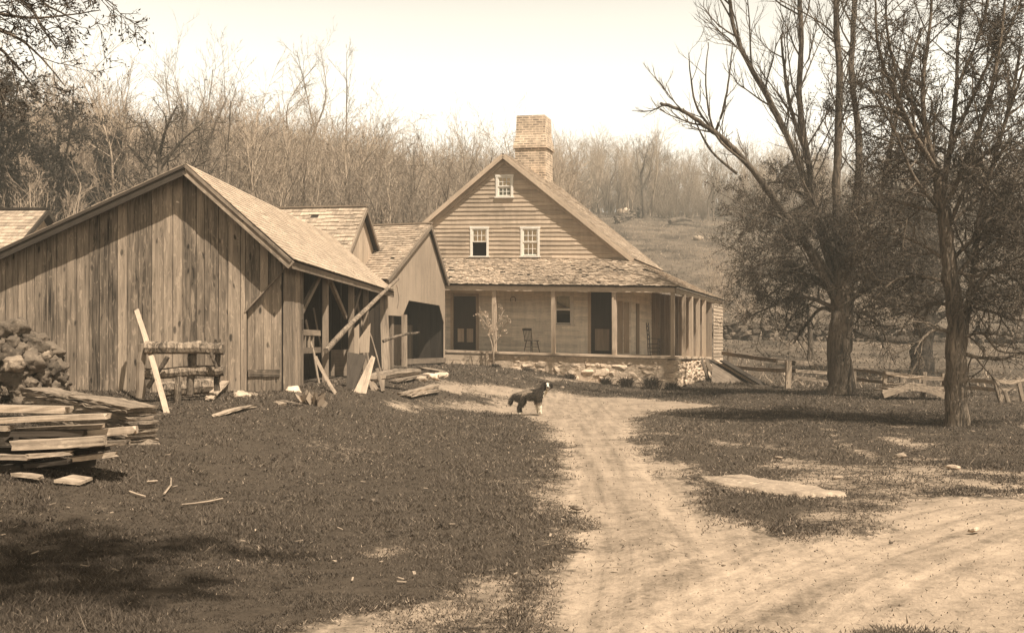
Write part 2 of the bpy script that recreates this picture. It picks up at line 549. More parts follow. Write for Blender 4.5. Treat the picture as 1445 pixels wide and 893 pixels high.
RUT_W = [px_world(p) for p in RUT_PX]
def rut_coords(pts, poly):
    best = np.full(len(pts), 1e9); sd = np.zeros(len(pts)); al = np.zeros(len(pts)); L0 = 0
    for a, b in zip(poly[:-1], poly[1:]):
        ab = b - a; L = np.hypot(*ab); t = np.clip(((pts - a) @ ab) / L ** 2, 0, 1); q = a + t[:, None] * ab
        d = np.hypot(*(pts - q).T); sg = np.sign(ab[0] * (pts[:, 1] - a[1]) - ab[1] * (pts[:, 0] - a[0]))
        m = d < best; best[m] = d[m]; sd[m] = (d * sg)[m]; al[m] = L0 + (t * L)[m]; L0 += L
    return np.stack([sd, al, np.exp(-(best / 2.3) ** 2)], 1)
def track_mask(pts):
    t = np.zeros(len(pts))
    for p in TRACK_W:
        t = np.maximum(t, np.exp(-(seg_dist(pts, p, False) / .16) ** 2))
    return t

def axis(lo, flo, fhi, hi, fine, grow=1.12):
    a = list(np.arange(flo, fhi + 1e-6, fine))
    s = fine; x = a[-1]
    while x < hi:
        s *= grow; x += s; a.append(x)
    s = fine; x = a[0]; pre = []
    while x > lo:
        s *= grow; x -= s; pre.append(x)
    return np.array(pre[::-1] + a)

def build_ground():
    xs = axis(-230, -13, 13, 230, .125, 1.13); ys = axis(-60, 4.5, 46, 330, .125, 1.05)
    X, Y = np.meshgrid(xs, ys)
    pts = np.stack([X.ravel(), Y.ravel()], 1)
    near = (pts[:, 1] > 2) & (pts[:, 1] < 60) & (np.abs(pts[:, 0]) < 45)
    dirt = np.zeros(len(pts)); trk = np.zeros(len(pts))
    dirt[near] = dirt_mask(pts[near])
    trk[near] = track_mask(pts[near]) * (dirt[near] > .4)
    Z = H(pts[:, 0], pts[:, 1])
    Z = Z - .03 * smooth(dirt * 1.2) - .02 * trk
    jit = nrg.normal(0, 1, len(pts))
    Z = Z + np.where(near, jit * .006 * (1 - .3 * dirt), 0)
    field = smooth((pts[:, 1] - 42) / 14)
    rut = [np.zeros((len(pts), 3)) for _ in RUT_W]
    for k, p in enumerate(RUT_W): rut[k][near] = rut_coords(pts[near], p)
    for k in (0, 1):
        r_ = rut[k]; Z = Z + near * dirt * r_[:, 2] * .03 * (vnoise(r_[:, 0] * 4.5, r_[:, 1] * .25, 50 + k) - .5)
    nx, ny = len(xs), len(ys)
    idx = np.arange(nx * ny).reshape(ny, nx)
    Q = np.stack([idx[:-1, :-1], idx[:-1, 1:], idx[1:, 1:], idx[1:, :-1]], -1).reshape(-1, 4)
    V = np.stack([pts[:, 0], pts[:, 1], Z], 1)
    road_face = dirt[Q].mean(1) > .5
    for name, sel in (('ground', ~road_face), ('dirt_road', road_face)):
        q = Q[sel]; used = np.unique(q); remap = np.full(len(V), -1); remap[used] = np.arange(len(used))
        me = mesh_np(name, V[used], remap[q])
        for an, arr in (('rut_a', rut[0]), ('rut_b', rut[1])):
            a = me.attributes.new(an, 'FLOAT_VECTOR', 'POINT'); a.data.foreach_set('vector', arr[used].astype(np.float32).ravel())
        for an, arr in (('dirt', dirt), ('field', field), ('track', trk)):
            a = me.attributes.new(an, 'FLOAT', 'POINT'); a.data.foreach_set('value', arr[used].astype(np.float32))
        o = link(name, me, M['earth'], None, True)
        tag(o, kind='structure')
build_ground()

# ------------------------------------------------------------------ turf (nobody could count it)
def blades(name, pts, h, w, mat, lean=.5, rnd=None):
    n = len(pts)
    th = nrg.uniform(0, 2 * PI, n)
    dx, dy = np.cos(th) * w / 2, np.sin(th) * w / 2
    la = nrg.normal(0, lean, (n, 2)) * h[:, None]
    z = H(pts[:, 0], pts[:, 1]) - .012
    V = np.empty((n, 3, 3))
    V[:, 0] = np.stack([pts[:, 0] - dx, pts[:, 1] - dy, z], 1)
    V[:, 1] = np.stack([pts[:, 0] + dx, pts[:, 1] + dy, z], 1)
    V[:, 2] = np.stack([pts[:, 0] + la[:, 0], pts[:, 1] + la[:, 1], z + h], 1)
    r = np.repeat(nrg.random(n) if rnd is None else rnd, 3)
    me = mesh_np(name, V.reshape(-1, 3), np.arange(3 * n).reshape(-1, 3), r)
    return link(name, me, mat)

def scatter(n, y0, y1, power=2.2):
    """points thinning out with distance, inside the strip the photo sees"""
    u = nrg.random(n)
    k = 1 - power
    y = (y0 ** k + u * (y1 ** k - y0 ** k)) ** (1 / k)
    half = y * (730 / F) + 1.5
    x = nrg.uniform(-1, 1, n) * half
    return np.stack([x, y], 1)

FOOT = []   # footprints of buildings, filled in below (convex quads) where no turf grows
def turf():
    pts = scatter(900000, 5.2, 50, 1.75)
    m = dirt_mask(pts)
    nz = np.sin(pts[:, 0] * 2.1 + 1.7 * np.sin(pts[:, 1] * 1.3)) * np.sin(pts[:, 1] * 1.9 + pts[:, 0])
    keep = nrg.random(len(pts)) > np.clip(m * 1.35 + .10 * nz, 0, .985)
    for q in FOOT: keep &= ~inside(pts, np.array(q))
    pts = pts[keep]; m = m[keep]
    y = pts[:, 1]
    cl = fbm(pts[:, 0] * 1.7, pts[:, 1] * 1.5, 5, 3); big = fbm(pts[:, 0] * .3, pts[:, 1] * .22, 8, 3)
    h = (.019 + .0009 * y) * nrg.uniform(.3, 1.5, len(pts)) * (1 - .55 * m) * (.5 + 1.2 * cl ** 1.5 * 1.4)
    tall = nrg.random(len(pts)) < .006 * (cl > .55); h = np.where(tall, h * 2.6, h)
    w = (.0036 + .0008 * y) * nrg.uniform(.6, 1.5, len(pts))
    patch = smooth((big - .35) / .3)
    r = np.clip(nrg.normal(.40, .22, len(pts)) + .5 * (cl - .5) + .25 * (patch - .5), 0, 1)
    dry = nrg.random(len(pts)) < .05 + .12 * patch * smooth((y - 9) / 12) + .05 * smooth((y - 12) / 12) + .25 * m
    tag(blades('grass', pts[~dry], h[~dry], w[~dry], M['grass'], .7, r[~dry]), kind='stuff')
    tag(blades('dry_grass', pts[dry], h[dry] * .8, w[dry], M['drygrass'], 1.0), kind='stuff')
    # pasture tussocks
    p = np.stack([nrg.uniform(-20, 60, 60000), nrg.uniform(43, 150, 60000)], 1)
    dk = fbm(p[:, 0] * .16, p[:, 1] * .11, 91, 4) > .5
    q = p[dk]; tag(blades('pasture_grass', q, nrg.uniform(.06, .2, len(q)), nrg.uniform(.05, .12, len(q)), M['grass'], .6), kind='stuff')
    p = p[~dk]; tag(blades('pasture_tussocks', p, nrg.uniform(.08, .3, len(p)), nrg.uniform(.03, .1, len(p)), M['drygrass'], .6), kind='stuff')

# ------------------------------------------------------------------ trees
class Tree:
    """tubes for wood, ribbons for twigs and small leaf faces, kept as arrays"""
    def __init__(s, seed):
        s.r = random.Random(seed)
        s.tv, s.tf, s.tr, s.nt = [], [], [], 0           # tubes (quads)
        s.rv, s.nr = [], 0                               # ribbons (tris)
        s.leaf = []                                      # leaf anchor points
    def tube(s, pts, rad, n):
        pts = np.asarray(pts, float); m = len(pts)
        d = np.gradient(pts, axis=0); d /= np.linalg.norm(d, axis=1)[:, None] + 1e-9
        ref = np.where(np.abs(d[:, 2:3]) < .92, [[0, 0, 1.]], [[1., 0, 0]])
        a = np.cross(d, ref); a /= np.linalg.norm(a, axis=1)[:, None] + 1e-9
        b = np.cross(d, a)
        t = np.arange(n) * 2 * PI / n
        V = pts[:, None] + (a[:, None] * np.cos(t)[None, :, None] + b[:, None] * np.sin(t)[None, :, None]) * np.asarray(rad)[:, None, None]
        i = np.arange(m - 1)[:, None] * n; k = np.arange(n)[None]; k2 = (k + 1) % n
        Fq = np.stack([i + k, i + k2, i + n + k2, i + n + k], -1).reshape(-1, 4) + s.nt
        s.tv.append(V.reshape(-1, 3)); s.tf.append(Fq); s.nt += m * n
    def twig(s, a, b, w):
        d = b - a
        side = np.array([s.r.gauss(0, 1) for _ in range(3)]); side = np.cross(d, side); side /= np.linalg.norm(side) + 1e-9
        s.rv.append(np.array([a - side * w / 2, a + side * w / 2, b])); s.nr += 1
    def rand_dir(s, d, ang):
        v = np.array([s.r.gauss(0, 1) for _ in range(3)]); v -= v.dot(d) * d; v /= np.linalg.norm(v) + 1e-9
        return d * math.cos(ang) + v * math.sin(ang)
    def branch(s, p, d, L, rad, lev, o):
        """one branch with its children; o: settings"""
        seg = o.get('seg', 4) if lev > 0 else 2
        pts = [np.array(p, float)]; d = np.array(d, float); d /= np.linalg.norm(d)
        for i in range(seg):
            d = d + np.array([s.r.gauss(0, o['wig']) for _ in range(3)]) + np.array([0, 0, o['up'] / seg])
            d /= np.linalg.norm(d)
            pts.append(pts[-1] + d * L / seg)
        if lev > 0:
            rr = np.linspace(rad, rad * .35, len(pts))
            s.tube(pts, rr, 4 if lev > 1 else 3)
        else:
            s.twig(pts[0], pts[-1], max(rad * 2, o['tw']))
        if lev <= o.get('leaf_lev', 0):
            for _ in range(o.get('leaves', 0)):
                t = s.r.random()
                i = min(int(t * seg), seg - 1)
                q = pts[i] + (pts[i + 1] - pts[i]) * s.r.random()
                s.leaf.append(q + np.array([s.r.gauss(0, o.get('spread', .08)) for _ in range(3)]))
        if lev == 0: return
        nch = o['n'][lev]
        for j in range(nch):
            t = o.get('start', .2) + (1 - o.get('start', .2)) * (j + s.r.random()) / nch
            x = t * seg; i = min(int(x), seg - 1)
            q = pts[i] + (pts[i + 1] - pts[i]) * (x - i)
            dd = s.rand_dir((pts[i + 1] - pts[i]) / (np.linalg.norm(pts[i + 1] - pts[i]) + 1e-9), R(o['ang']) * s.r.uniform(.6, 1.3))
            s.branch(q, dd, L * o['len'] * s.r.uniform(.6, 1.25) * (1.1 - .4 * t), max(rad * .45, .006), lev - 1, o)
    def limb(s, pts, r0, r1, o=None, every=.5, L=1.8, lev=2, frm=.15, n=8, flare=0):
        """a hand-placed limb, smoothed, with branches sprouting from it"""
        pts = [np.array(p, float) for p in pts]
        sm = []
        for i in range(len(pts) - 1):
            p0, p1, p2, p3 = pts[max(i - 1, 0)], pts[i], pts[i + 1], pts[min(i + 2, len(pts) - 1)]
            for k in range(5):
                t = k / 5
                sm.append(.5 * ((2 * p1) + (p2 - p0) * t + (2 * p0 - 5 * p1 + 4 * p2 - p3) * t ** 2 + (3 * p1 - p0 - 3 * p2 + p3) * t ** 3))
        sm.append(pts[-1])
        sm = np.array(sm); m = len(sm)
        sm[1:-1] += np.array([[s.r.gauss(0, r0 * .07) for _ in range(3)] for _ in range(m - 2)])
        rr = np.linspace(r0, r1, m) * np.array([s.r.uniform(.93, 1.07) for _ in range(m)])
        if flare:
            k = max(2, m // 4)
            rr[:k] *= 1 + flare * (1 - np.arange(k) / k) ** 2
        s.tube(sm, rr, n)
        if o is None: return
        seglen = np.linalg.norm(np.diff(sm, axis=0), axis=1); tot = seglen.sum()
        cum = np.concatenate([[0], np.cumsum(seglen)])
        x = tot * frm
        while x < tot:
            i = min(np.searchsorted(cum, x) - 1, m - 2); i = max(i, 0)
            f = (x - cum[i]) / (seglen[i] + 1e-9)
            q = sm[i] + (sm[i + 1] - sm[i]) * f
            d = (sm[i + 1] - sm[i]) / (seglen[i] + 1e-9)
            dd = s.rand_dir(d, R(o['ang']) * s.r.uniform(.7, 1.35))
            s.branch(q, dd, L * s.r.uniform(.5, 1.3), min(rr[i] * .5, o.get('r', .032)), lev, o)
            x += every * s.r.uniform(.5, 1.5)
    def wood_arrays(s):
        V = np.concatenate(s.tv); Fq = np.concatenate(s.tf)
        return V, Fq
    def twig_arrays(s):
        if not s.rv: return np.zeros((0, 3)), np.zeros((0, 3), int)
        V = np.concatenate(s.rv); return V, np.arange(len(V)).reshape(-1, 3)
    def leaf_arrays(s, size, seed=1):
        g = np.random.default_rng(seed)
        C = np.array(s.leaf); n = len(C)
        a = g.normal(size=(n, 3)); a /= np.linalg.norm(a, axis=1)[:, None]
        b = np.cross(a, g.normal(size=(n, 3))); b /= np.linalg.norm(b, axis=1)[:, None]
        sz = size * g.uniform(.5, 1.35, n)[:, None]
        V = np.stack([C - a * sz * .55, C + b * sz * .22, C + a * sz * .55, C - b * sz * .22], 1).reshape(-1, 3)
        return V, np.arange(4 * n).reshape(-1, 4), np.repeat(g.random(n), 4)

def tris_from_quads(Fq):
    return np.concatenate([Fq[:, [0, 1, 2]], Fq[:, [0, 2, 3]]])

def tree_thing(name, base, tr, label, cat, bark, twig, leafm=None, leaf_size=.07, group=None, seed=1, zmin=None):
    if zmin is not None:
        tr.rv = [v for v in tr.rv if v[:, 2].min() > zmin + tr.r.gauss(0, .25)]; tr.leaf = [q for q in tr.leaf if q[2] > zmin + tr.r.gauss(0, .25)]
    o = empty(name, base, label, cat, group)
    V, Fq = tr.wood_arrays()
    link('trunk', mesh_np('trunk', V, Fq), bark, o, True)
    V, Ft = tr.twig_arrays()
    if leafm is not None and tr.leaf:
        LV, LF, lr = tr.leaf_arrays(leaf_size, seed)
        LT = tris_from_quads(LF) + len(V)
        nv = len(V)
        me = mesh_np('crown', np.concatenate([V, LV]), np.concatenate([Ft, LT]), np.concatenate([np.full(nv, .5), lr]))
        me.materials.append(twig); me.materials.append(leafm)
        mi = np.concatenate([np.zeros(len(Ft), np.int32), np.ones(len(LT), np.int32)])
        me.polygons.foreach_set('material_index', mi)
        link('crown', me, None, o)
    elif len(V):
        link('crown', mesh_np('crown', V, Ft, np.full(len(V), .5)), twig, o)
    return o

# ------------------------------------------------------------------ boards, shingles, clapboards
def shingles(mb, a, b, c, d, rows, wid, th=.02, lift=.02, rag=.0, miss=0.0, tilt=0.0):
    """rows of shingles on quad a-b (eave) c-d (ridge; a->d, b->c)"""
    a, b, c, d = map(Vector, (a, b, c, d))
    n = (b - a).cross(d - a).normalized()
    if n.z < 0: n = -n
    for i in range(rows):
        t0, t1 = i / rows - .15 / rows, (i + 1.25) / rows
        t1 = min(t1, 1.0)
        l0, r0 = a.lerp(d, max(t0, -.3 / rows)), b.lerp(c, max(t0, -.3 / rows)); l1, r1 = a.lerp(d, t1), b.lerp(c, t1)
        L = (r0 - l0).length
        x = -rng.random() * wid
        while x < L:
            w = wid * rng.uniform(.6, 1.4)
            s0, s1 = max(x, 0) / L, min(x + w - .008, L) / L
            x += w
            if s1 - s0 < .01 / max(L, .1) or rng.random() < miss: continue
            dn = rng.uniform(-rag, rag)
            q0, q1 = l0.lerp(r0, s0), l0.lerp(r0, s1); q2, q3 = l1.lerp(r1, s1), l1.lerp(r1, s0)
            down = (q0 - q3).normalized() * dn
            up0 = n * (lift + (rng.random() * tilt)); up1 = n * .003
            up0b = n * (lift + (rng.random() * tilt))
            p = [q0 + down + up0 - n * th, q1 + down + up0b - n * th, q2 + up1 - n * th * .3, q3 + up1 - n * th * .3,
                 q0 + down + up0, q1 + down + up0b, q2 + up1, q3 + up1]
            mb.hexa(p, None, 1)

def sub_intervals(a, b, cuts):
    iv = [(a, b)]
    for c0, c1 in cuts:
        nx = []
        for x0, x1 in iv:
            if c1 <= x0 or c0 >= x1: nx.append((x0, x1)); continue
            if c0 > x0: nx.append((x0, c0))
            if c1 < x1: nx.append((c1, x1))
        iv = nx
    return iv

def clapboards(mb, W, z0, z1, course, ext, normal, holes=(), th=.022, jit=.006, blen=4.0):
    """ext(z) -> (t0,t1); W(t,z) -> point; holes: (t0,t1,z0,z1)"""
    n = Vector(normal).normalized()
    z = z0
    while z < z1 - .01:
        zt = min(z + course, z1)
        e0, e1 = ext(z), ext(zt)
        zm = .5 * (z + zt)
        cuts = [(h[0], h[1]) for h in holes if h[2] < zm < h[3]]
        if e0[1] - e0[0] > .05:
            x = e0[0]
            splits = []
            while x < e0[1]:
                x += blen * rng.uniform(.5, 1.4); splits.append(x)
            for s0, s1 in sub_intervals(e0[0], e0[1], cuts):
                xs = [s0] + [q for q in splits if s0 + .2 < q < s1 - .2] + [s1]
                for u0, u1 in zip(xs[:-1], xs[1:]):
                    ta = max(u0, e1[0]) if u0 == e0[0] else u0
                    tb = min(u1, e1[1]) if u1 == e0[1] else u1
                    if tb < ta: tb = ta = .5 * (ta + tb)
                    dz = rng.uniform(-jit, jit); dz2 = rng.uniform(-jit, jit)
                    g = .003 if u0 != s0 else 0
                    o0 = n * (th + rng.uniform(0, .006))
                    p = [W(u0 + g, z + dz), W(u1, z + dz2), W(u1, z + dz2) + o0, W(u0 + g, z + dz) + o0,
                         W(ta + g, zt + .015), W(tb, zt + .015), W(tb, zt + .015) + n * .004, W(ta + g, zt + .015) + n * .004]
                    mb.hexa(p, None, 0)
        z = zt

def vboards(mb, W, s0, s1, width, bot, top, normal, th=.025, jit=.008, gap=.008, ragged=.03):
    """vertical boards from s0 to s1; bot(s), top(s) heights; W(s,z) -> point"""
    n = Vector(normal).normalized()
    s = s0
    while s < s1 - 1e-3:
        w = width * rng.uniform(.72, 1.3)
        e = min(s + w, s1)
        if s1 - e < .06: e = s1
        if e - s > 2 * gap:
            o = n * rng.uniform(0, jit * 2.2)
            b0, b1 = bot(s + gap / 2), bot(e - gap / 2)
            dz = rng.uniform(-ragged, ragged)
            t0, t1 = top(s + gap / 2), top(e - gap / 2)
            if t0 - b0 > .03 or t1 - b1 > .03:
                t0, t1 = max(t0, b0 + .01), max(t1, b1 + .01)
                a, b = s + gap / 2, e - gap / 2
                p = [W(a, b0 + dz) + o, W(b, b1 + dz) + o, W(b, b1 + dz) + o + n * th, W(a, b0 + dz) + o + n * th,
                     W(a, t0) + o, W(b, t1) + o, W(b, t1) + o + n * th, W(a, t0) + o + n * th]
                mb.hexa(p, None, 2)
        s = e

def mbuild(name, mat, parent, fn):
    mb = MB(); fn(mb); return mb.build(name, mat, parent)

def xzone(poly, s):
    """lowest/highest z of polygon (s,z) at s"""
    zs = []
    n = len(poly)
    for i in range(n):
        (a, za), (b, zb) = poly[i], poly[(i + 1) % n]
        if abs(a - b) < 1e-9: continue
        if min(a, b) - 1e-9 <= s <= max(a, b) + 1e-9:
            zs.append(za + (zb - za) * (s - a) / (b - a))
    return (min(zs), max(zs)) if zs else (0, 0)

# ------------------------------------------------------------------ small building helpers
def obox(mb, W, n, t0, t1, z0, z1, d0, d1, axis=None, rnd=None):
    """box on a wall plane: W(t,z) points, from depth d0 to d1 along the outward normal n"""
    n = Vector(n)
    if axis is None: axis = 0 if abs(t1 - t0) > abs(z1 - z0) else 2
    p = [W(t0, z0) + n * d0, W(t1, z0) + n * d0, W(t1, z0) + n * d1, W(t0, z0) + n * d1,
         W(t0, z1) + n * d0, W(t1, z1) + n * d0, W(t1, z1) + n * d1, W(t0, z1) + n * d1]
    mb.hexa(p, rnd, axis)

def window(W, n, t0, t1, z0, z1, parent, cols, rows, open_lower=False, shade=True, fw=.09, mat=None, label=None):
    mat = mat or M['white']
    mb = MB()
    obox(mb, W, n, t0 - fw, t0, z0 - .02, z1, -.02, .055); obox(mb, W, n, t1, t1 + fw, z0 - .02, z1, -.02, .055)
    obox(mb, W, n, t0 - fw - .02, t1 + fw + .02, z1 + .002, z1 + fw, -.02, .062)
    o = mb.build('window', mat, parent)
    if label: o['label'] = label
    mb = MB(); obox(mb, W, n, t0 - fw - .04, t1 + fw + .04, z0 - .075, z0 - .022, -.02, .10); mb.build('sill', mat, o)
    zm = .5 * (z0 + z1)
    mb, gl = MB(), MB()
    halves = [(zm, z1, .012, rows // 2)] + ([] if open_lower else [(z0, zm, -.014, rows - rows // 2)])
    for a, b, d, rw in halves:
        st, mu = .045, .026
        obox(mb, W, n, t0, t0 + st, a, b, d - .02, d + .016); obox(mb, W, n, t1 - st, t1, a, b, d - .02, d + .016)
        obox(mb, W, n, t0 + st, t1 - st, a, a + st, d - .02, d + .016); obox(mb, W, n, t0 + st, t1 - st, b - st, b, d - .02, d + .016)
        for i in range(1, cols):
            t = t0 + st + (t1 - t0 - 2 * st) * i / cols
            obox(mb, W, n, t - mu / 2, t + mu / 2, a + st, b - st, d - .012, d + .012)
        for i in range(1, rw):
            z = a + st + (b - a - 2 * st) * i / rw
            obox(mb, W, n, t0 + st, t1 - st, z - mu / 2, z + mu / 2, d - .010, d + .010)
        obox(gl, W, n, t0 + st * .5, t1 - st * .5, a + st * .5, b - st * .5, d - .006, d - .002)
    mb.build('sash', mat, o)
    gl.build('pane', M['glasspane'], o)
    bk = MB(); obox(bk, W, n, t0 - .03, t1 + .03, z0 - .03, z1 + .03, -.62, -.60); bk.build('room_dark_panel', M['black'], o)  # near-black panel; the unlit room's darkness is put into its colour
    if shade:
        sh = MB(); obox(sh, W, n, t0 + .01, t1 - .01, (zm if open_lower else z0 + (z1 - z0) * shade), z1 - .01, -.09, -.08); sh.build('window_shade', M['blind'], o)
    return o

k_ = NT('clear_pane', .03, .5)
tr_ = k_.n('ShaderNodeBsdfTransparent'); tr_.inputs[0].default_value = (.92, .88, .8, 1)
gl_ = k_.n('ShaderNodeBsdfGlossy'); gl_.inputs['Roughness'].default_value = .03; gl_.inputs[0].default_value = (1, .9, .7, 1)
mx_ = k_.n('ShaderNodeMixShader'); fr_ = k_.n('ShaderNodeFresnel'); fr_.inputs[0].default_value = 1.5
k_.l(fr_.outputs[0], mx_.inputs[0]); k_.l(tr_.outputs[0], mx_.inputs[1]); k_.l(gl_.outputs[0], mx_.inputs[2]); k_.l(mx_.outputs[0], k_.out.inputs[0])
M['glasspane'] = k_.m

# ------------------------------------------------------------------ the barn
BARN = empty('barn', (-6.4, 22.6, .74), 'big unpainted board barn with a knotty vertical plank gable and open right side', 'barn')
BA = Vector((.044, 1, 0)).normalized()                  # along the ridge, away from the camera
BN = Vector((-.044, -1, 0)).normalized() * 1.0
BR = Vector((1, -.044, 0)).normalized()                 # to the right along the gable
PK = Vector((-6.39, 22.2, 0))
BASE = .70
BLEN = 13.5
def broof(s): return 5.18 + (.446 * s if s < 0 else -.89 * s)
def BW(s, z): return PK + BA * .34 + BR * s + Vector((0, 0, z))
def BWR(s, z): return PK + BA * (BLEN - .3) + BR * s + Vector((0, 0, z))
def barn():
    S0, S1 = -6.5, 1.78
    top = lambda s: broof(s) - .10
    # gable, cut on the diagonal at its right corner
    def bot(s):
        if s <= 1.10: return BASE - .06
        return 2.30 + (s - 1.10) * 1.07
    mb = MB()
    vboards(mb, BW, S0, 1.10, .225, lambda s: BASE - .06, lambda s: top(min(s, 0)) if s <= 0 else top(s), -BA, .03, .010, .013)
    vboards(mb, BW, 1.10, 1.98, .22, bot, top, -BA, .03, .006, .010)
    # a batten along the diagonal cut
    mb.bar(BW(1.09, 2.30) - BA * .036, BW(2.0, 3.27) - BA * .036, .03, .05, up=-BA)
    mb.build('gable_wall', M['barn'], BARN)
    # dark board backing so no light leaks between planks
    mbuild('gable_backing', M['dark'], BARN, lambda m: m.prism([BW(S0, BASE - .1) + BA * .01, BW(1.10, BASE - .1) + BA * .01, BW(1.10, 2.3) + BA * .01, BW(1.9, 3.25) + BA * .01, BW(0, 5.04) + BA * .01, BW(S0, top(S0)) + BA * .01], BA * .02, gdir=(0, 0, 1)))
    # the plank door below the cut
    mb = MB()
    Wd = lambda s, z: BW(s, z) + BA * .10
    vboards(mb, Wd, 1.11, 1.79, .165, lambda s: BASE + .03, lambda s: 3.25 if s > 1.7 else 3.3, -BA, .03, .004, .006)
    dr = mb.build('door', M['barn'], BARN)
    mb = MB(); obox(mb, Wd, -BA, 1.13, 1.76, 1.02, 1.16, .038, .066); mb.build('batten', M['barn'], dr)
    mbuild('corner_post', M['pale'], BARN, lambda m: obox(m, BW, -BA, 1.075, 1.112, BASE - .04, 2.28, .0, .045))
    # side wall: boarded for the first bay
    C = PK + BA * .46 + BR * 1.80
    WS = lambda u, z: C + BA * u + Vector((0, 0, z))
    mb = MB(); vboards(mb, WS, 0.03, 1.72, .2, lambda u: BASE + .02, lambda u: 3.52, BR, .03, .005, .007)
    sd = mb.build('side_wall', M['barn'], BARN)
    mbuild('side_backing', M['dark'], BARN, lambda m: m.prism([WS(.02, BASE - .05) - BR * .01, WS(1.7, BASE - .05) - BR * .01, WS(1.7, 3.5) - BR * .01, WS(.02, 3.5) - BR * .01], -BR * .02, gdir=(0, 0, 1)))
    mbuild('latch', M['iron'], sd, lambda m: obox(m, WS, BR, 1.55, 1.59, 1.95, 2.2, .04, .06))
    # posts, plate and braces of the open side
    for u, w, rr in ((4.13, .13, 0), (7.4, .14, 0), (9.6, .15, 0)):
        mbuild('post', M['grey'], BARN, lambda m: m.box(WS(u, 2.12), (w, w, 2.9), rnd=.7, jit=.008))
    mbuild('post', M['pale'], BARN, lambda m: m.bar(WS(12.55, BASE - .05) + BR * .12, WS(12.75, 3.2) + BR * .02, .22, .2, up=BA, jit=.01))
    mbuild('wall_plate', M['grey'], BARN, lambda m: m.bar(WS(1.75, 3.42) - BR * .07, WS(BLEN - .6, 3.42) - BR * .07, .14, .16))
    for u0, u1 in ((1.85, 3.9), (6.9, 4.5), (7.7, 9.2)):
        mbuild('brace', M['grey'], BARN, lambda m: m.bar(WS(u0, 2.35 if u0 < u1 else 2.35) - BR * .05, WS(u1, 3.35) - BR * .05, .08, .12, jit=.006))
    for k in range(6):
        u = 1.2 + 2.2 * k
        mbuild('rafter', M['dark'], BARN, lambda m: (m.bar(WS(u, 3.44), PK + BA * (.46 + u) + Vector((0, 0, 4.98)), .08, .13), m.bar(PK + BA * (.46 + u) + Vector((0, 0, 4.98)), PK + BA * (.46 + u) + BR * -6.4 + Vector((0, 0, broof(-6.4) - .2)), .08, .13)))
    # manger rails in the first open bay
    mb = MB()
    for z in (1.52, 1.92): mb.bar(WS(1.75, z) - BR * .12, WS(4.0, z) - BR * .12, .06, .13, jit=.006)
    for u in (2.1, 2.5, 2.9, 3.3): mb.bar(WS(u, 1.52) - BR * .12, WS(u, 1.92) - BR * .12, .05, .05, up=BA)
    mb.build('manger', M['grey'], BARN)
    # inner partitions
    PT = lambda s, z: PK + BA * 8.2 + BR * s + Vector((0, 0, z))
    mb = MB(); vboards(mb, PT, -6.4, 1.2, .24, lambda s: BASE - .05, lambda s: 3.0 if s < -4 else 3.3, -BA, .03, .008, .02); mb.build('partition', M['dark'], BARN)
    # rear gable with its own diagonal cut, and the far long wall
    mb = MB()
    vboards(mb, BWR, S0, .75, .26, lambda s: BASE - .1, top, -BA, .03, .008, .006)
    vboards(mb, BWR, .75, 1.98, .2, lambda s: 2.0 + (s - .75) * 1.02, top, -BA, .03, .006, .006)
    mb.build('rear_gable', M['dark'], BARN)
    LW = lambda u, z: PK + BA * (.46 + u) + BR * S0 + Vector((0, 0, z))
    mb = MB(); vboards(mb, LW, 0, BLEN - .8, .28, lambda u: BASE - .1, lambda u: broof(S0) - .12, -BR, .03, .006, .003); mb.build('long_wall', M['grey'], BARN)
    # roof: decks, shingles, rake boards
    up = Vector((0, 0, 1))
    r0, r1 = PK + up * 5.18, PK + BA * BLEN + up * 5.12
    e0, e1 = PK + BR * 2.10 + up * broof(2.10), PK + BA * BLEN + BR * 2.10 + up * (broof(2.10) - .03)
    l0, l1 = PK + BR * -6.8 + up * broof(-6.8), PK + BA * BLEN + BR * -6.8 + up * broof(-6.8)
    mb = MB(); mb.slab(e0, e1, r1, r0, .05); mb.slab(l0, l1, r1 - BR * .004, r0 - BR * .004, .05)
    rf = mb.build('roof', M['dark'], BARN)
    mb = MB()
    shingles(mb, e0 + up * .015 - BR * -.03, e1 + up * .015 + BR * .03, r1 + up * .02, r0 + up * .02, 22, .16, .018, .012, .006, .002, .006)
    shingles(mb, l1 + up * .015, l0 + up * .015, r0 + up * .02, r1 + up * .02, 26, .3, .018, .012, .006, .0, .006)
    mb.build('shingles', M['shinbarn'], rf)
    for a, b, mt in ((r0, e0, 'lumber'), (r0, l0, 'dark')):  # left rake: dark weathered wood, with its shadow put into the tone
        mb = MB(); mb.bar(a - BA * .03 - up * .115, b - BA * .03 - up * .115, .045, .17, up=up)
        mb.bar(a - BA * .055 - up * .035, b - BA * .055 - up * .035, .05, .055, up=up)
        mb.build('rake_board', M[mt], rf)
    mbuild('eave_board', M['grey'], rf, lambda m: m.bar(e0 - up * .10 - BR * .02, e1 - up * .10 - BR * .02, .03, .14))
    FOOT.append([(PK + BR * -6.6 + BA * .3)[:2], (PK + BR * 1.75 + BA * .3)[:2], (PK + BR * 1.75 + BA * 13)[:2], (PK + BR * -6.6 + BA * 13)[:2]])
    return WS, e0, e1
WS, EV0, EV1 = barn()

